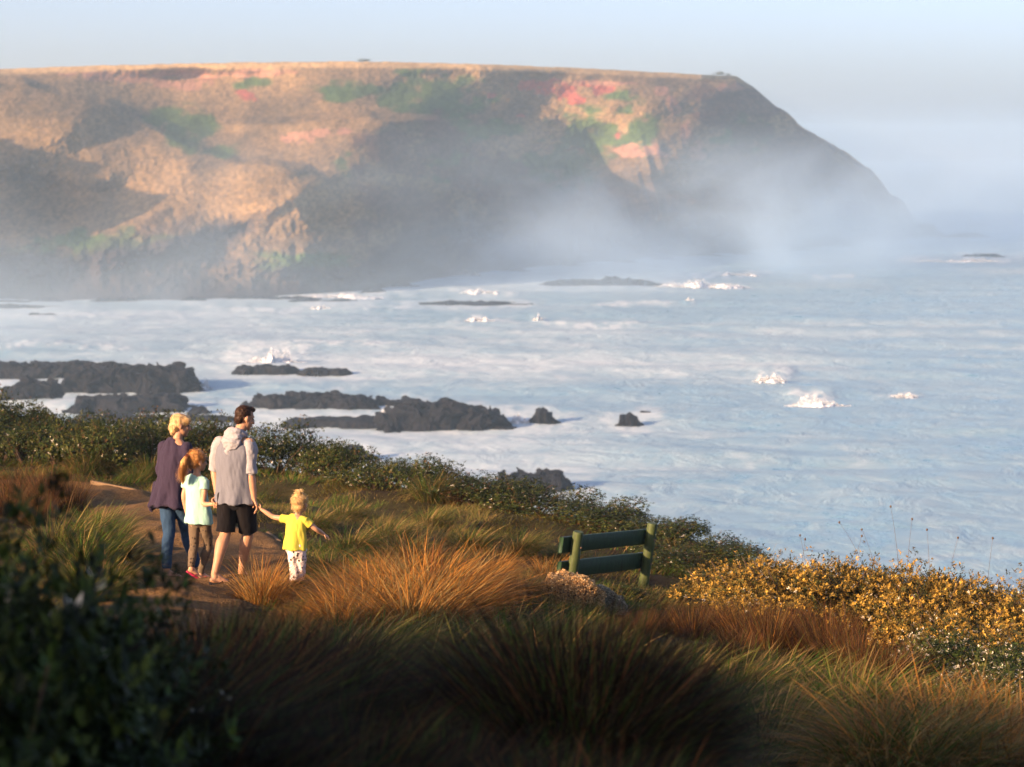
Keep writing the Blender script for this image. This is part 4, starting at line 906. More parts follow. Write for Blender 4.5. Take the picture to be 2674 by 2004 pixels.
def foot_shape(S, ankle, heel, toe, s=1.0):
    heel = np.asarray(heel, float); toe = np.asarray(toe, float); d = unit(toe - heel); L = np.linalg.norm(toe - heel); up = unit(vec(0, 0, 1) - d * d[2]); x = np.cross(d, up)
    S.tube([np.asarray(ankle), np.asarray(ankle) * .5 + (heel + d * .05 * s + up * .04 * s) * .5, heel + d * .035 * s + up * .030 * s], [.036 * s, .037 * s, .033 * s])
    S.tube([heel + d * .02 * s + up * .03 * s, heel + d * L * .45 + up * .034 * s, heel + d * L * .72 + up * .022 * s, heel + d * L * .84 + up * .016 * s], [(.032 * s, .030 * s), (.036 * s, .032 * s), (.045 * s, .022 * s), (.042 * s, .015 * s)], side=x)
    S.tube([np.asarray(ankle) + d * .01, heel + d * L * .5 + up * .04 * s], [.03 * s, .026 * s])
    for k, (o, l) in enumerate(((.030, .17), (.012, .165), (-.003, .145), (-.018, .12), (-.031, .095))):
        b = heel + d * L * .80 + x * o * s + up * .014 * s; S.tube([b, b + d * l * L], [.0125 * s if k == 0 else .0095 * s, .010 * s if k == 0 else .0075 * s], rings=5, seg=8)
def sandal(parent, heel, toe, mat, strapmat, s=1.0, name='sandal'):
    heel = np.asarray(heel, float); toe = np.asarray(toe, float); d = unit(toe - heel); L = np.linalg.norm(toe - heel) * 1.08; up = unit(vec(0, 0, 1) - d * d[2]); x = np.cross(d, up)
    n = 36; V = []; o0 = heel - d * .012
    prof = lambda t: (.036 + .016 * math.sin(math.pi * min(1, t * 1.25 - .1)) if t > .08 else .036) * s
    for zz in (-.016 * s, .004 * s):
        for k in range(n):
            a = 2 * math.pi * k / n; t = 0.5 - 0.5 * math.cos(a); w_ = (.030 + .018 * t) * s * math.sqrt(max(0, 1 - (2 * t - 1) ** 6)) if 0 < t < 1 else 0
            V.append(o0 + d * L * t + x * math.copysign(w_, math.sin(a)) + up * zz)
    F = [tuple(range(n))[::-1], tuple(range(n, 2 * n))] + [(k, (k + 1) % n, n + (k + 1) % n, n + k) for k in range(n)]
    me = bpy.data.meshes.new(name); me.from_pydata([tuple(v) for v in V], [], F); me.update(); o = obj(name, me, mat, parent)
    S = Shape(); post = o0 + d * L * .84 + up * .012 * s; mid = o0 + d * L * .62 + up * .048 * s
    for e in (-1, 1): S.tube([post, (post + o0 + d * L * .5) / 2 + up * .036 * s + x * e * .012 * s, o0 + d * L * .42 + x * e * .044 * s + up * .02 * s, o0 + d * L * .38 + x * e * .042 * s], [.005 * s, .006 * s, .006 * s, .005 * s], rings=12, seg=8)
    obj('strap', S.bake('strap', .003, 0), strapmat, o); return o
def strands(name, P, D, L, curl, w_, col, seed, grav=1.0, segs=5):
    """fine locks of hair: start points, start directions, lengths"""
    rng = np.random.default_rng(seed); N = len(P); V = np.zeros((N, 2 * (segs + 1), 3)); p = P.copy(); d = D.copy()
    for k in range(segs + 1):
        s = np.cross(d, rng.normal(0, 1, (N, 3)) * 0.3 + np.array([1, .2, .1])); s /= np.linalg.norm(s, axis=1)[:, None] + 1e-9
        ww = w_ * (1 - 0.7 * k / segs); V[:, 2 * k] = p - s * ww; V[:, 2 * k + 1] = p + s * ww
        p = p + d * (L / segs)[:, None]; d = d + np.array([0, 0, -grav]) * (1.0 / segs) + curl * rng.normal(0, 1, (N, 3)) / segs; d /= np.linalg.norm(d, axis=1)[:, None]
    m = 2 * (segs + 1); b = (np.arange(N) * m)[:, None]
    q = np.concatenate([b + np.array([[2 * j, 2 * j + 1, 2 * j + 3, 2 * j + 2]]) for j in range(segs)])
    c = np.asarray(col) * (1 + 0.28 * rng.normal(0, 1, (N, 1))).clip(.45, 1.7)
    return mesh_np(name, V.reshape(-1, 3), q, None, np.repeat(c, m, 0), True)
def hair_on(me, c, M3, n, L, col, seed, parent, grav=0.9, lift=0.35, name='hair_locks', back=0.0):
    rng = np.random.default_rng(seed); nv = len(me.vertices); co = np.empty(nv * 3, np.float32); me.vertices.foreach_get('co', co); co = co.reshape(-1, 3).astype(float)
    no = np.empty(nv * 3, np.float32); me.vertices.foreach_get('normal', no); no = no.reshape(-1, 3).astype(float)
    i = rng.integers(0, nv, n); P = co[i]; up = M3[:, 2]; N = no[i]
    flow = -up + M3[:, 1] * -back; T = flow - N * (N @ flow)[:, None]; T /= np.linalg.norm(T, axis=1)[:, None] + .3
    D = T + N * lift + 0.25 * rng.normal(0, 1, (n, 3)); D /= np.linalg.norm(D, axis=1)[:, None]
    return obj(name, strands(name, P - N * .002, D, L * rng.uniform(.6, 1.2, n), 0.5, 0.0016, col, seed, grav * 0.4), M['hair'], parent)
M['hair'] = mat_attr('hair', 0.45, 0.4)
def cloth(name, c, fold=60, amt=0.12, rough=0.85, knit=0.15):
    m, n, out = new_mat(name); p = pr(n, rough, 0.15); p.inputs['Sheen Weight'].default_value = 0.04; cc = coords(n)
    r = ramp(n, nz(n, 260, 2, 0.6, cc).outputs[0], [(0.3, tuple(x * (1 - amt) for x in c)), (0.7, tuple(min(1, x * (1 + amt)) for x in c))])
    n.links.new(r.outputs[0], p.inputs['Base Color']); n.links.new(bump(n, nz(n, 30, 4, 0.6, coords(n, (1, 1, .35))).outputs[0], knit, 0.02), p.inputs['Normal'])
    n.links.new(p.outputs[0], out.inputs[0]); return m, n, p
def dotted(name, base, dot, scale, size):
    m, n, p = cloth(name, base); cc = coords(n); v = n.nodes.new('ShaderNodeTexVoronoi'); v.inputs['Scale'].default_value = scale; v.inputs['Randomness'].default_value = 0.55
    n.links.new(cc, v.inputs['Vector']); r = ramp(n, v.outputs['Distance'], [(size, (1, 1, 1)), (size + .04, (0, 0, 0))])
    n.links.new(mixc(n, r.outputs[0], base, dot), p.inputs['Base Color']); return m
def skin_mat(name, c):
    m, n, out = new_mat(name); p = pr(n, 0.5, 0.35); r = ramp(n, nz(n, 25, 4, 0.6, coords(n)).outputs[0], [(0.3, tuple(x * .88 for x in c)), (0.7, tuple(x * 1.1 for x in c))])
    n.links.new(r.outputs[0], p.inputs['Base Color']); p.inputs['Subsurface Weight'].default_value = 0.08; p.inputs['Subsurface Radius'].default_value = (0.012, 0.005, 0.003)
    n.links.new(p.outputs[0], out.inputs[0]); return m
M['skin'] = skin_mat('skin', (0.40, 0.215, 0.125)); M['skin_child'] = skin_mat('child skin', (0.45, 0.25, 0.15))
M['eye'] = mat_col('eye', (0.05, 0.04, 0.035), rough=0.2, spec=0.5)
M['black_rubber'] = mat_col('black rubber', (0.02, 0.02, 0.022), rough=0.7); M['pink_rubber'] = mat_col('pink rubber', (0.50, 0.03, 0.10), rough=0.6)
def folds(c0, amp, f=9.0, zf=2.5, seed=1, hem=None):
    def g(co):
        d = amp * fbm3(co[:, 0] * f, co[:, 1] * f, co[:, 2] * zf, 3, seed) + amp * 0.5 * fbm3(co[:, 0] * 24, co[:, 1] * 24, co[:, 2] * 9 + co[:, 0] * 8, 2, seed + 3)
        if hem is not None:
            an = np.arctan2(co[:, 1] - c0[1], co[:, 0] - c0[0]); d = d + hem[1] * np.sin(an * hem[2] + 1.3 * np.sin(an * 2)) * smooth(hem[0] + 0.32, hem[0], co[:, 2])
        return d
    return g
def eyes(parent, c, M3, s):
    for e in (-1, 1):
        S = Shape(); S.ball(c + M3 @ (vec(.031 * e, .081, .012) * s), vec(.012, .008, .008) * s, M3); obj('eye', S.bake('eye', .0025, 0), M['eye'], parent)

def place(px, py):
    x, y = hit(px, py); return np.array([x, y, gz(x, y)])
PM, PW, PG, PT = place(225.2, 585.6), place(175.3, 579.6), place(197.5, 582.0), place(297.0, 586.5)
KM = PM[1] / 24.0
def person(origin, label): return tag(empty('person', tuple(origin)), label, 'person', 'family walking on the path')

def build_man():
    e = person(PM, 'man in grey hooded shirt, pale sleeves and black shorts, holding hands with both children'); e.scale = (KM,) * 3
    r = unit([.93, -.37, 0]); f = unit([.37, .93, 0])
    pel, wai, che, sho, nb, nt2, hd = vec(.10, .18, .93), vec(.09, .175, 1.10), vec(.085, .175, 1.28), vec(.088, .18, 1.42), vec(.122, .19, 1.495), vec(.160, .21, 1.58), vec(.190, .222, 1.668)
    SL, SR = sho - r * .175 + vec(0, 0, .01), sho + r * .175 + vec(0, 0, .005)
    EL, WL = vec(-.125, .27, 1.14), vec(-.095, .22, .885); ER, WR = vec(.258, .09, 1.135), vec(.292, .06, .875)
    HL, HR = pel - r * .095, pel + r * .095
    KL, AL = vec(-.010, .17, .51), vec(-.110, .02, .105); KR, AR = vec(.206, .27, .495), vec(.126, .35, .070)
    heelL, toeL = vec(-.150, .0, .030), vec(.085, .045, -.002); heelR, toeR = vec(.085, .33, -.020), vec(.265, .50, -.030)
    M3 = frame([.82, .50, -.28]); S = Shape()
    S.tube([pel, wai, che, sho], [(.16, .115), (.145, .10), (.175, .115), (.15, .085)], side=r)
    S.tube([nb - vec(.02, .01, .06), nb, nt2, hd - vec(0, 0, .03)], [.075, .060, .056, .055])
    S.tube([SL, SR], [.055, .055])
    for a, b, c in ((SL, EL, WL), (SR, ER, WR)): S.tube([a, a * .5 + b * .5, b, b * .7 + c * .3, c], [.052, .047, .040, .042, .027])
    for a, b, c in ((HL, KL, AL), (HR, KR, AR)):
        bk = (-f) * .018; S.tube([a, a * .5 + b * .5, b, b * .72 + c * .28 + bk, b * .3 + c * .7 + bk * .3, c], [.098, .082, .057, .063, .044, .037])
    foot_shape(S, AL, heelL, toeL); foot_shape(S, AR, heelR, toeR)
    hand_shape(S, WR, [.35, -.05, -.93], [-.9, -.1, -.3], 1.0, 0.42, 1); hand_shape(S, WL, [-.05, -.2, -.97], [.3, -.95, .2], 1.0, 0.6, 1)
    head_shape(S, hd, M3, 1.0)
    obj('body', S.bake('body', .0045, 3), M['skin'], e); eyes(e, hd, M3, 1.0)
    H = Shape(); H.ball(hd + M3 @ vec(0, -.022, .040), vec(.078, .094, .088), M3); H.ball(hd + M3 @ vec(0, -.062, -.02), vec(.062, .043, .052), M3); H.ball(hd + M3 @ vec(0, .045, .10), vec(.055, .04, .028), M3)
    hm_ = H.bake('hair', .006, 3, lambda co: .004 * fbm3(co[:, 0] * 60, co[:, 1] * 60, co[:, 2] * 60, 2, 3)); hc = (0.040, 0.020, 0.011); ho = obj('hair', hm_, mat_col('dark brown hair', hc, rough=.5, scale=150, amt=.5), e)
    hair_on(hm_, hd, M3, 5000, .013, hc, 5, ho, lift=.4)
    # shirt: grey body, pale sleeves and hood
    grey, _, _ = cloth('grey marl jersey', (0.135, 0.142, 0.172)); pale, _, _ = cloth('pale linen', (0.275, 0.27, 0.29)); blk, _, _ = cloth('black cotton', (0.005, 0.004, 0.005))
    T = Shape(); T.tube([pel + vec(-.005, 0, -.115), pel + vec(-.005, 0, 0), wai, che, sho + vec(0, 0, -.03), sho + vec(.005, 0, .03), nb + vec(-.01, 0, .0)], [(.222, .165), (.208, .150), (.195, .14), (.198, .135), (.188, .110), (.135, .09), (.085, .07)], side=r, seg=40, rings=40, cap=False)
    sh = obj('shirt', T.bake('shirt', .007, 3, folds(wai, .010, 8, 2.0, 11, (.80, .012, 7))), grey, e)
    for a, b in ((SL, EL), (SR, ER)):
        Q = Shape(); d = unit(b - a); ii = unit(sho - a); Q.tube([a + ii * .060 + vec(0, 0, -.002), a + d * .02 + vec(0, 0, -.006), a * .6 + b * .4, b - d * .02], [.060, .068, .068, .062], seg=24); Q.tube([b - d * .045, b + d * .012], [.066, .067], seg=24, cap=False)
        obj('sleeve', Q.bake('sleeve', .006, 2, folds(a, .008, 12, 9, 17)), pale, sh)
    Q = Shape(); ring = [nb + vec(0, 0, .012) + (r * math.cos(t) * .082 + f * math.sin(t) * .075) + vec(0, 0, .03 * math.sin(t) * -1) for t in np.linspace(math.pi * 0.98, math.pi * 2.02, 9)]
    Q.tube(ring, [.026, .034, .04, .044, .046, .044, .04, .034, .026], seg=14)
    Q.tube([nb - f * .075 + vec(-.01, 0, .02), nb - f * .105 + vec(-.025, 0, -.06), nb - f * .11 + vec(-.045, 0, -.145)], [(.105, .050), (.105, .048), (.045, .028)], side=r, seg=24)
    obj('hood', Q.bake('hood', .006, 2, folds(nb, .011, 14, 26, 23)), pale, sh)
    Z = Shape(); Z.tube([pel + vec(0, 0, .10), pel + vec(0, 0, -.04)], [(.165, .125), (.178, .138)], side=r, seg=30)
    for a, b in ((HL, KL), (HR, KR)): d = unit(b - a); Z.tube([a + vec(0, 0, -.02), a * .5 + b * .5, b - d * .01], [(.105, .118), (.100, .108), (.098, .100)], side=r, seg=24, cap=False)
    obj('shorts', Z.bake('shorts', .007, 2, folds(pel, .007, 10, 5, 31)), blk, e)
    for h, t in ((heelL, toeL), (heelR, toeR)): sandal(e, h - vec(0, 0, .002), t - vec(0, 0, .002), M['black_rubber'], M['black_rubber'], 1.02)
    wm = lambda p: np.array(e.location) + np.asarray(p) * KM
    return wm(WR + unit(vec(.35, -.05, -.93)) * .085), wm(WL + unit(vec(-.05, -.2, -.97)) * .085)
HAND_R, HAND_L = build_man()

def build_woman():
    e = person(PW, 'blonde short haired woman in a plum cardigan and blue jeans, leftmost of the family'); k = PW[1] / 24.0; e.scale = (k,) * 3
    r = unit([.84, -.54, 0]); f = unit([.54, .84, 0])
    pel, wai, che, sho, nb, hd = vec(-.035, .17, .86), vec(-.03, .165, 1.02), vec(-.012, .16, 1.19), vec(-.005, .16, 1.32), vec(.015, .165, 1.385), vec(.050, .185, 1.540)
    SL, SR = sho - r * .150, sho + r * .150; EL, WL = vec(-.165, .23, 1.06), vec(-.10, .31, .86); ER, WR = vec(.155, .06, 1.06), vec(.15, .12, .83)
    HL, HR = pel - r * .080, pel + r * .080; KL, AL = vec(-.072, .10, .455), vec(-.090, .02, .075); KR, AR = vec(.085, .27, .43), vec(.19, .30, .055)
    heelL, toeL = vec(-.115, -.01, .012), vec(.075, .09, .0); heelR, toeR = vec(.155, .28, -.015), vec(.35, .37, -.025)
    M3 = frame([.93, .22, -.20]); S = Shape()
    S.tube([pel, wai, che, sho], [(.15, .115), (.12, .09), (.145, .105), (.13, .08)], side=r); S.tube([nb - vec(0, 0, .05), nb, nb * .5 + hd * .5, hd - vec(0, 0, .03)], [.06, .050, .046, .046]); S.tube([SL, SR], [.046, .046])
    for a, b, c in ((SL, EL, WL), (SR, ER, WR)): S.tube([a, a * .5 + b * .5, b, c], [.045, .040, .034, .023])
    for a, b, c in ((HL, KL, AL), (HR, KR, AR)): S.tube([a, a * .5 + b * .5, b, b * .7 + c * .3 - f * .014, c], [.088, .074, .050, .054, .032])
    foot_shape(S, AL, heelL, toeL, .92); foot_shape(S, AR, heelR, toeR, .92); hand_shape(S, WL, [.3, .3, -.9], [.5, -.3, 0], .9, .4, -1); hand_shape(S, WR, [.05, .3, -.95], [-.8, .2, 0], .9, .4, 1)
    head_shape(S, hd, M3, .95); obj('body', S.bake('body', .0045, 3), M['skin'], e); eyes(e, hd, M3, .95)
    H = Shape(); P = lambda *a: hd + M3 @ vec(*a)
    H.ball(P(0, -.018, .032), vec(.078, .094, .086), M3); H.ball(P(0, -.060, -.025), vec(.070, .052, .062), M3); H.ball(P(0, -.066, -.075), vec(.048, .028, .030), M3); H.ball(P(.040, .042, .066), vec(.040, .050, .030), M3); H.ball(P(-.03, .046, .076), vec(.045, .042, .026), M3)
    hc = (0.60, 0.43, 0.21); hm_ = H.bake('hair', .006, 3, lambda co: .005 * fbm3(co[:, 0] * 45, co[:, 1] * 45, co[:, 2] * 14, 2, 3)); ho = obj('hair', hm_, mat_col('blonde hair', hc, rough=.45, scale=90, amt=.45, sc=(1, 1, .25)), e)
    hair_on(hm_, hd, M3, 4200, .028, hc, 6, ho, lift=.06, back=.3)
    plum, _, _ = cloth('plum knit', (0.028, 0.020, 0.040), knit=.35); jean, _, _ = cloth('blue denim', (0.022, 0.052, 0.105))
    T = Shape(); T.tube([pel + vec(-.015, -.01, -.145), pel + vec(-.01, 0, -.03), wai, che, sho + vec(0, 0, -.02), sho + vec(0, 0, .035), nb + vec(0, 0, .005)], [(.240, .205), (.200, .172), (.172, .138), (.170, .128), (.160, .104), (.115, .082), (.068, .062)], side=r, seg=40, rings=40, cap=False)
    T.tube([pel - r * .17 - f * .06 + vec(0, 0, .08), pel - r * .215 - f * .08 + vec(0, 0, -.16), pel - r * .215 - f * .08 + vec(0, 0, -.205)], [.04, .045, .02], seg=14)
    for a, b, c in ((SL, EL, WL), (SR, ER, WR)): T.tube([a, a * .5 + b * .5, b, c], [.062, .056, .050, .042], seg=20)
    obj('cardigan', T.bake('cardigan', .007, 3, folds(wai, .010, 9, 1.8, 41, (.72, .020, 8))), plum, e)
    Z = Shape(); Z.tube([pel + vec(0, 0, .06), pel + vec(0, 0, -.03)], [(.140, .112), (.155, .122)], side=r, seg=30); Z.ball(pel - r * .07 - f * .045 + vec(0, 0, -.07), .085); Z.ball(pel + r * .07 - f * .045 + vec(0, 0, -.07), .085)
    for a, b, c in ((HL, KL, AL), (HR, KR, AR)): Z.tube([a, a * .5 + b * .5, b, b * .7 + c * .3 - f * .014, c * .92 + b * .08], [.098, .083, .060, .064, .044], seg=22, cap=False)
    obj('jeans', Z.bake('jeans', .006, 2, folds(pel, .005, 12, 12, 43)), jean, e)
    for h, t in ((heelL, toeL), (heelR, toeR)): sandal(e, h - vec(0, 0, .002), t - vec(0, 0, .002), M['black_rubber'], M['black_rubber'], .95)
build_woman()

def build_girl():
    e = person(PG, 'girl with red blonde ponytail, mint shirt and dotted leggings beside the man'); k = PG[1] / 24.0; e.scale = (k,) * 3
    r = unit([.84, -.54, 0]); f = unit([.54, .84, 0])
    pel, wai, che, sho, nb, hd = vec(.012, .10, .655), vec(.0, .10, .78), vec(-.01, .10, .91), vec(-.014, .10, 1.015), vec(-.008, .105, 1.065), vec(.003, .125, 1.205)
    hl = (HAND_L - PG) / k + vec(-.005, -.02, -.005)
    SL, SR = sho - r * .112, sho + r * .112; EL, WL = vec(-.145, .15, .835), vec(-.118, .17, .66); ER = vec(.075, -.02, .80); dr = unit(hl - ER); WR = hl - dr * .055
    HL, HR = pel - r * .065, pel + r * .065; KL, AL = vec(-.040, .09, .345), vec(-.055, -.05, .155); KR, AR = vec(.092, .16, .345), vec(.015, .13, .065)
    heelL, toeL = vec(-.090, -.065, .120), vec(.055, .0, .008); heelR, toeR = vec(-.015, .11, .012), vec(.125, .20, .0)
    M3 = frame([.80, .58, -.12]); S = Shape()
    S.tube([pel, wai, che, sho], [(.105, .085), (.095, .075), (.108, .08), (.095, .06)], side=r); S.tube([nb - vec(0, 0, .04), nb, nb * .5 + hd * .5, hd - vec(0, 0, .03)], [.045, .038, .036, .04]); S.tube([SL, SR], [.034, .034])
    for a, b, c in ((SL, EL, WL), (SR, ER, WR)): S.tube([a, a * .5 + b * .5, b, c], [.034, .031, .027, .019])
    for a, b, c in ((HL, KL, AL), (HR, KR, AR)): S.tube([a, a * .5 + b * .5, b, b * .7 + c * .3 - f * .008, c], [.062, .052, .038, .040, .026])
    foot_shape(S, AL, heelL, toeL, .74); foot_shape(S, AR, heelR, toeR, .74); hand_shape(S, WL, [.1, .2, -.95], [.6, .1, 0], .72, .4, -1); hand_shape(S, WR, dr, [.3, .6, .3], .72, .6, 1)
    head_shape(S, hd, M3, .90, True); obj('body', S.bake('body', .004, 3), M['skin_child'], e); eyes(e, hd, M3, .90)
    H = Shape(); P = lambda *a: hd + M3 @ vec(*a)
    H.ball(P(0, -.018, .036), vec(.078, .094, .086), M3); H.ball(P(0, -.058, -.015), vec(.064, .042, .055), M3); H.ball(P(0, -.098, .045), vec(.030, .026, .028), M3)
    hc = (0.46, 0.245, 0.080); hm_ = H.bake('hair', .005, 3, lambda co: .003 * fbm3(co[:, 0] * 50, co[:, 1] * 50, co[:, 2] * 30, 2, 3)); hmat = mat_col('red blonde hair', hc, rough=.45, scale=90, amt=.4); ho = obj('hair', hm_, hmat, e)
    hair_on(hm_, hd, M3, 2600, .045, hc, 8, ho, lift=.08, back=1.2)
    rng = np.random.default_rng(3); n = 1500; b0 = P(0, -.115, .045); D = -M3[:, 1] * .22 + vec(-.06, -.24, -.40) + .09 * rng.normal(0, 1, (n, 3)); D /= np.linalg.norm(D, axis=1)[:, None]
    Q = Shape(); Q.tube([b0, b0 + vec(-.035, -.055, -.04), b0 + vec(-.045, -.062, -.13), b0 + vec(-.05, -.055, -.22), b0 + vec(-.055, -.05, -.27)], [.018, .028, .030, .022, .008]); pt = obj('ponytail', Q.bake('ponytail', .005, 2, lambda co: .006 * fbm3(co[:, 0] * 60, co[:, 1] * 60, co[:, 2] * 10, 2, 5)), hmat, e)
    obj('hair_locks', strands('hair_locks', b0 + .010 * rng.normal(0, 1, (n, 3)), D, .25 * rng.uniform(.6, 1.15, n), .18, .0015, hc, 9, 2.2, 9), M['hair'], pt)
    Q = Shape(); Q.tube([P(0, -.105, .045), P(0, -.122, .042)], [.022, .022]); obj('hair_tie', Q.bake('hair_tie', .003, 1), M['pink_rubber'], pt)
    mint, _, _ = cloth('mint jersey', (0.30, 0.52, 0.45)); leg = dotted('brown dotted leggings', (0.115, 0.085, 0.055), (0.03, 0.022, 0.018), 26, .24)
    T = Shape(); T.tube([pel + vec(-.005, 0, -.07), pel + vec(0, 0, .02), wai, che, sho + vec(0, 0, -.015), sho + vec(0, 0, .022), nb + vec(0, 0, .0)], [(.152, .127), (.138, .112), (.124, .10), (.124, .095), (.122, .078), (.094, .060), (.050, .046)], side=r, seg=36, rings=36, cap=False)
    T.tube([SL + r * .004, sho + vec(0, 0, .022), SR - r * .004], [.044, .050, .044], seg=18)
    for a, b in ((SL, EL), (SR, ER)): d = unit(b - a); T.tube([a - d * .01, a + d * .085], [.048, .050], seg=18, cap=False)
    obj('shirt', T.bake('shirt', .006, 3, folds(wai, .007, 11, 3, 51, (.59, .008, 6))), mint, e)
    Z = Shape(); Z.tube([pel + vec(0, 0, .06), pel + vec(0, 0, -.02)], [(.105, .088), (.114, .095)], side=r, seg=26)
    for a, b, c in ((HL, KL, AL), (HR, KR, AR)): Z.tube([a, a * .5 + b * .5, b, b * .7 + c * .3 - f * .008, c], [.068, .058, .044, .046, .032], seg=20, cap=False)
    obj('leggings', Z.bake('leggings', .005, 2, folds(pel, .004, 16, 16, 53)), leg, e)
    for h, t in ((heelL, toeL), (heelR, toeR)): sandal(e, h - vec(0, 0, .002), t - vec(0, 0, .002), M['pink_rubber'], M['pink_rubber'], .82)
build_girl()

def build_toddler():
    e = person(PT, 'toddler in yellow shirt and white dotted trousers holding the right hand of the man'); k = PT[1] / 24.0; e.scale = (k,) * 3
    r = unit([.96, -.28, 0]); f = unit([.28, .96, 0])
    pel, wai, che, sho, nb, hd = vec(-.010, .05, .37), vec(-.012, .05, .46), vec(-.010, .05, .58), vec(-.004, .055, .665), vec(.008, .06, .70), vec(.032, .075, .825)
    hl = (HAND_R - PT) / k + vec(.02, -.012, -.012)
    SL, SR = sho - r * .095, sho + r * .095; EL = SL * .5 + hl * .5 + vec(0, .01, -.035); dl = unit(hl - EL); WL = hl - dl * .035; ER, WR = vec(.190, .04, .575), vec(.262, .10, .515)
    HL, HR = pel - r * .048, pel + r * .048; KL, AL = vec(-.030, .06, .205), vec(-.032, .0, .055); KR, AR = vec(.032, .07, .20), vec(.025, .08, .045)
    heelL, toeL = vec(-.045, -.025, .008), vec(.010, .085, .0); heelR, toeR = vec(.020, .055, .0), vec(.085, .155, -.005)
    M3 = frame([.42, .90, -.10]); S = Shape()
    S.tube([pel, wai, che, sho], [(.09, .08), (.088, .078), (.088, .075), (.078, .055)], side=r); S.tube([nb - vec(0, 0, .03), nb, hd - vec(0, 0, .03)], [.04, .035, .038]); S.tube([SL, SR], [.03, .03])
    for a, b, c in ((SL, EL, WL), (SR, ER, WR)): S.tube([a, a * .5 + b * .5, b, b * .5 + c * .5, c], [.030, .028, .025, .024, .017])
    for a, b, c in ((HL, KL, AL), (HR, KR, AR)): S.tube([a, b, b * .7 + c * .3, c], [.052, .036, .036, .026])
    foot_shape(S, AL, heelL, toeL, .55); foot_shape(S, AR, heelR, toeR, .55); hand_shape(S, WL, dl, [.2, .6, .5], .56, .5, -1); hand_shape(S, WR, [.75, .2, -.5], [-.3, .2, -.9], .56, .35, -1)
    head_shape(S, hd, M3, .86, True); obj('body', S.bake('body', .0035, 3), M['skin_child'], e); eyes(e, hd, M3, .86)
    H = Shape(); P = lambda *a: hd + M3 @ vec(*a)
    H.ball(P(0, -.016, .030), vec(.072, .088, .078), M3); H.ball(P(0, -.052, -.02), vec(.060, .038, .050), M3); H.ball(P(.0, -.04, .118), vec(.036, .036, .028), M3)
    hc = (0.66, 0.47, 0.22); hm_ = H.bake('hair', .005, 2, lambda co: .004 * fbm3(co[:, 0] * 60, co[:, 1] * 60, co[:, 2] * 25, 2, 3)); ho = obj('hair', hm_, mat_col('pale blonde hair', hc, rough=.45, scale=90, amt=.35), e)
    hair_on(hm_, hd, M3, 3000, .035, hc, 12, ho, lift=.3)
    yel, _, _ = cloth('yellow jersey', (0.52, 0.47, 0.06)); dots = dotted('white dotted trousers', (0.70, 0.60, 0.57), (0.02, 0.018, 0.02), 24, .27)
    T = Shape(); T.tube([pel + vec(-.012, 0, .0), pel + vec(-.008, 0, .06), wai + vec(0, 0, .03), che, sho + vec(0, 0, -.01), sho + vec(0, 0, .018), nb], [(.122, .108), (.116, .10), (.108, .094), (.104, .086), (.102, .068), (.078, .052), (.044, .042)], side=r, seg=34, rings=34, cap=False)
    T.tube([SL + r * .004, sho + vec(0, 0, .016), SR - r * .004], [.040, .044, .040], seg=18)
    for a, b in ((SL, EL), (SR, ER)): d = unit(b - a); T.tube([a - d * .01, a + d * .075], [.042, .046], seg=18, cap=False)
    obj('shirt', T.bake('shirt', .005, 3, folds(wai, .006, 13, 4, 61, (.36, .007, 6))), yel, e)
    Z = Shape(); Z.tube([pel + vec(0, 0, .05), pel + vec(0, 0, -.02)], [(.098, .088), (.100, .090)], side=r, seg=24)
    for a, b, c in ((HL, KL, AL), (HR, KR, AR)): Z.tube([a, a * .4 + b * .6, b, c + vec(0, 0, .0)], [.062, .056, .050, .042], seg=18, cap=False)
    obj('trousers', Z.bake('trousers', .005, 2, folds(pel, .006, 18, 16, 63)), dots, e)
    for h, t in ((heelL, toeL), (heelR, toeR)):
        Q = Shape(); d = unit(t - h); Q.tube([h + vec(0, 0, .022), h * .5 + t * .5 + vec(0, 0, .020), t + vec(0, 0, .014)], [.030, .031, .026]); obj('shoe', Q.bake('shoe', .004, 2), M['black_rubber'], e)
build_toddler()
# ------------------------------------------------------------------ haze
def box_mesh(name, lo, hi):
    V = [(x, y, z) for x in (lo[0], hi[0]) for y in (lo[1], hi[1]) for z in (lo[2], hi[2])]
    F = [(0, 1, 3, 2), (4, 6, 7, 5), (0, 4, 5, 1), (2, 3, 7, 6), (0, 2, 6, 4), (1, 5, 7, 3)]
    return mesh_np(name, V, F)
def volume_mat(name, density, color, aniso=0.25):
    m, n, out = new_mat(name); v = n.nodes.new('ShaderNodeVolumePrincipled')
    v.inputs['Color'].default_value = (*color, 1); v.inputs['Density'].default_value = density; v.inputs['Anisotropy'].default_value = aniso
    n.links.new(v.outputs[0], out.inputs['Volume']); return m, n, v
hm, _, _ = volume_mat('haze', HAZE, (0.58, 0.81, 1.0))
tag(obj('haze', box_mesh('haze', (-3600, -120, -3.0), (3600, 5600, 78)), hm), kind='stuff')

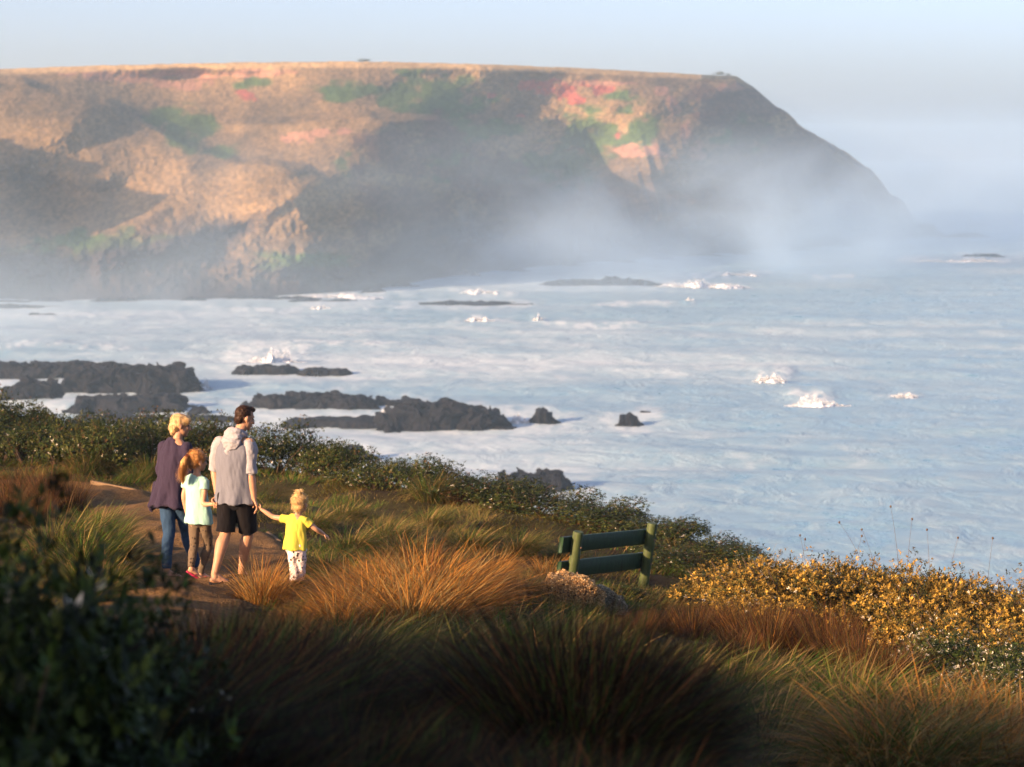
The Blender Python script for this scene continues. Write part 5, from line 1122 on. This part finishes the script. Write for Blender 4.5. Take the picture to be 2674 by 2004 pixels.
def sea_mist():       # salt spray hanging over the shore of the headland
    L, T = (-140, 600), (-150, 60)
    o = obj('sea_mist', box_mesh('sea_mist', (L[0], T[0], -1.0), (L[1], T[1], 74)))
    o.location = (-116, 550, 0); ax = math.atan2(380, 271); o.rotation_euler = (0, 0, ax)
    m, n, v = volume_mat('sea mist', 0.0, (0.64, 0.84, 1.0))
    tc = n.nodes.new('ShaderNodeTexCoord'); sp = n.nodes.new('ShaderNodeSeparateXYZ'); n.links.new(tc.outputs['Object'], sp.inputs[0])
    def mr(sock, a, b, c, d):
        r = n.nodes.new('ShaderNodeMapRange'); r.interpolation_type = 'SMOOTHSTEP'; n.links.new(sock, r.inputs[0])
        for k, x in enumerate((a, b, c, d)): r.inputs[k + 1].default_value = x
        return r.outputs[0]
    def op(a, b, o_='MULTIPLY'):
        r = n.nodes.new('ShaderNodeMath'); r.operation = o_
        for k, x in enumerate((a, b)):
            if isinstance(x, (int, float)): r.inputs[k].default_value = x
            else: n.links.new(x, r.inputs[k])
        return r.outputs[0]
    mp = n.nodes.new('ShaderNodeMapping'); mp.inputs['Scale'].default_value = (1, 1, 1.5); mp.inputs['Rotation'].default_value = (0, R(25), 0)
    n.links.new(tc.outputs['Object'], mp.inputs[0])
    nn = nz(n, 0.019, 4, 0.58, mp.outputs[0], 0.6)
    wisp = op(mr(nn.outputs[0], 0.46, 0.72, 0, 1), op(mr(sp.outputs[2], 44, 6, 0, 1), mr(sp.outputs[0], 40, 170, 0.2, 1)))
    low = op(op(mr(sp.outputs[2], 24, 0, 0, 1), mr(nn.outputs[0], 0.25, 0.6, 0.35, 1.0)), mr(sp.outputs[0], 40, 320, 0.6, 1))
    veil = op(mr(sp.outputs[2], 74, 10, 0, 1), mr(sp.outputs[0], 60, 420, 0.15, 1))
    d = op(op(op(wisp, MIST[0]), op(low, MIST[1]), 'ADD'), op(veil, MIST[2]), 'ADD')
    # local -Y points out to sea
    d = op(d, mr(sp.outputs[1], T[0], T[0] + 70, 0, 1))
    d = op(d, mr(sp.outputs[0], L[1], L[1] - 200, 0, 1)); d = op(d, mr(sp.outputs[0], L[0], L[0] + 60, 0, 1))
    n.links.new(d, v.inputs['Density'])
    o.data.materials.append(m); tag(o, kind='stuff')
sea_mist()

# ------------------------------------------------------------------ tell look-alikes apart by their place in a row
def ordinals():
    names = 'leftmost second third fourth fifth sixth seventh eighth ninth tenth eleventh twelfth thirteenth fourteenth fifteenth sixteenth seventeenth eighteenth nineteenth twentieth'.split()
    by = {}
    for o in bpy.data.objects:
        if o.parent is None and 'category' in o and 'group' in o: by.setdefault((o['group'], o['label']), []).append(o)
    for (g, lab), os_ in by.items():
        if len(os_) > 20: continue
        if len(os_) < 2: continue
        os_.sort(key=lambda o: o.location.x / o.location.y)
        for k, o in enumerate(os_):
            w_ = 'rightmost' if k == len(os_) - 1 else (names[k] if k else 'leftmost')
            o['label'] = (w_ + ' ' + lab) if w_.endswith('most') else lab + ', ' + w_ + ' from left'
ordinals()
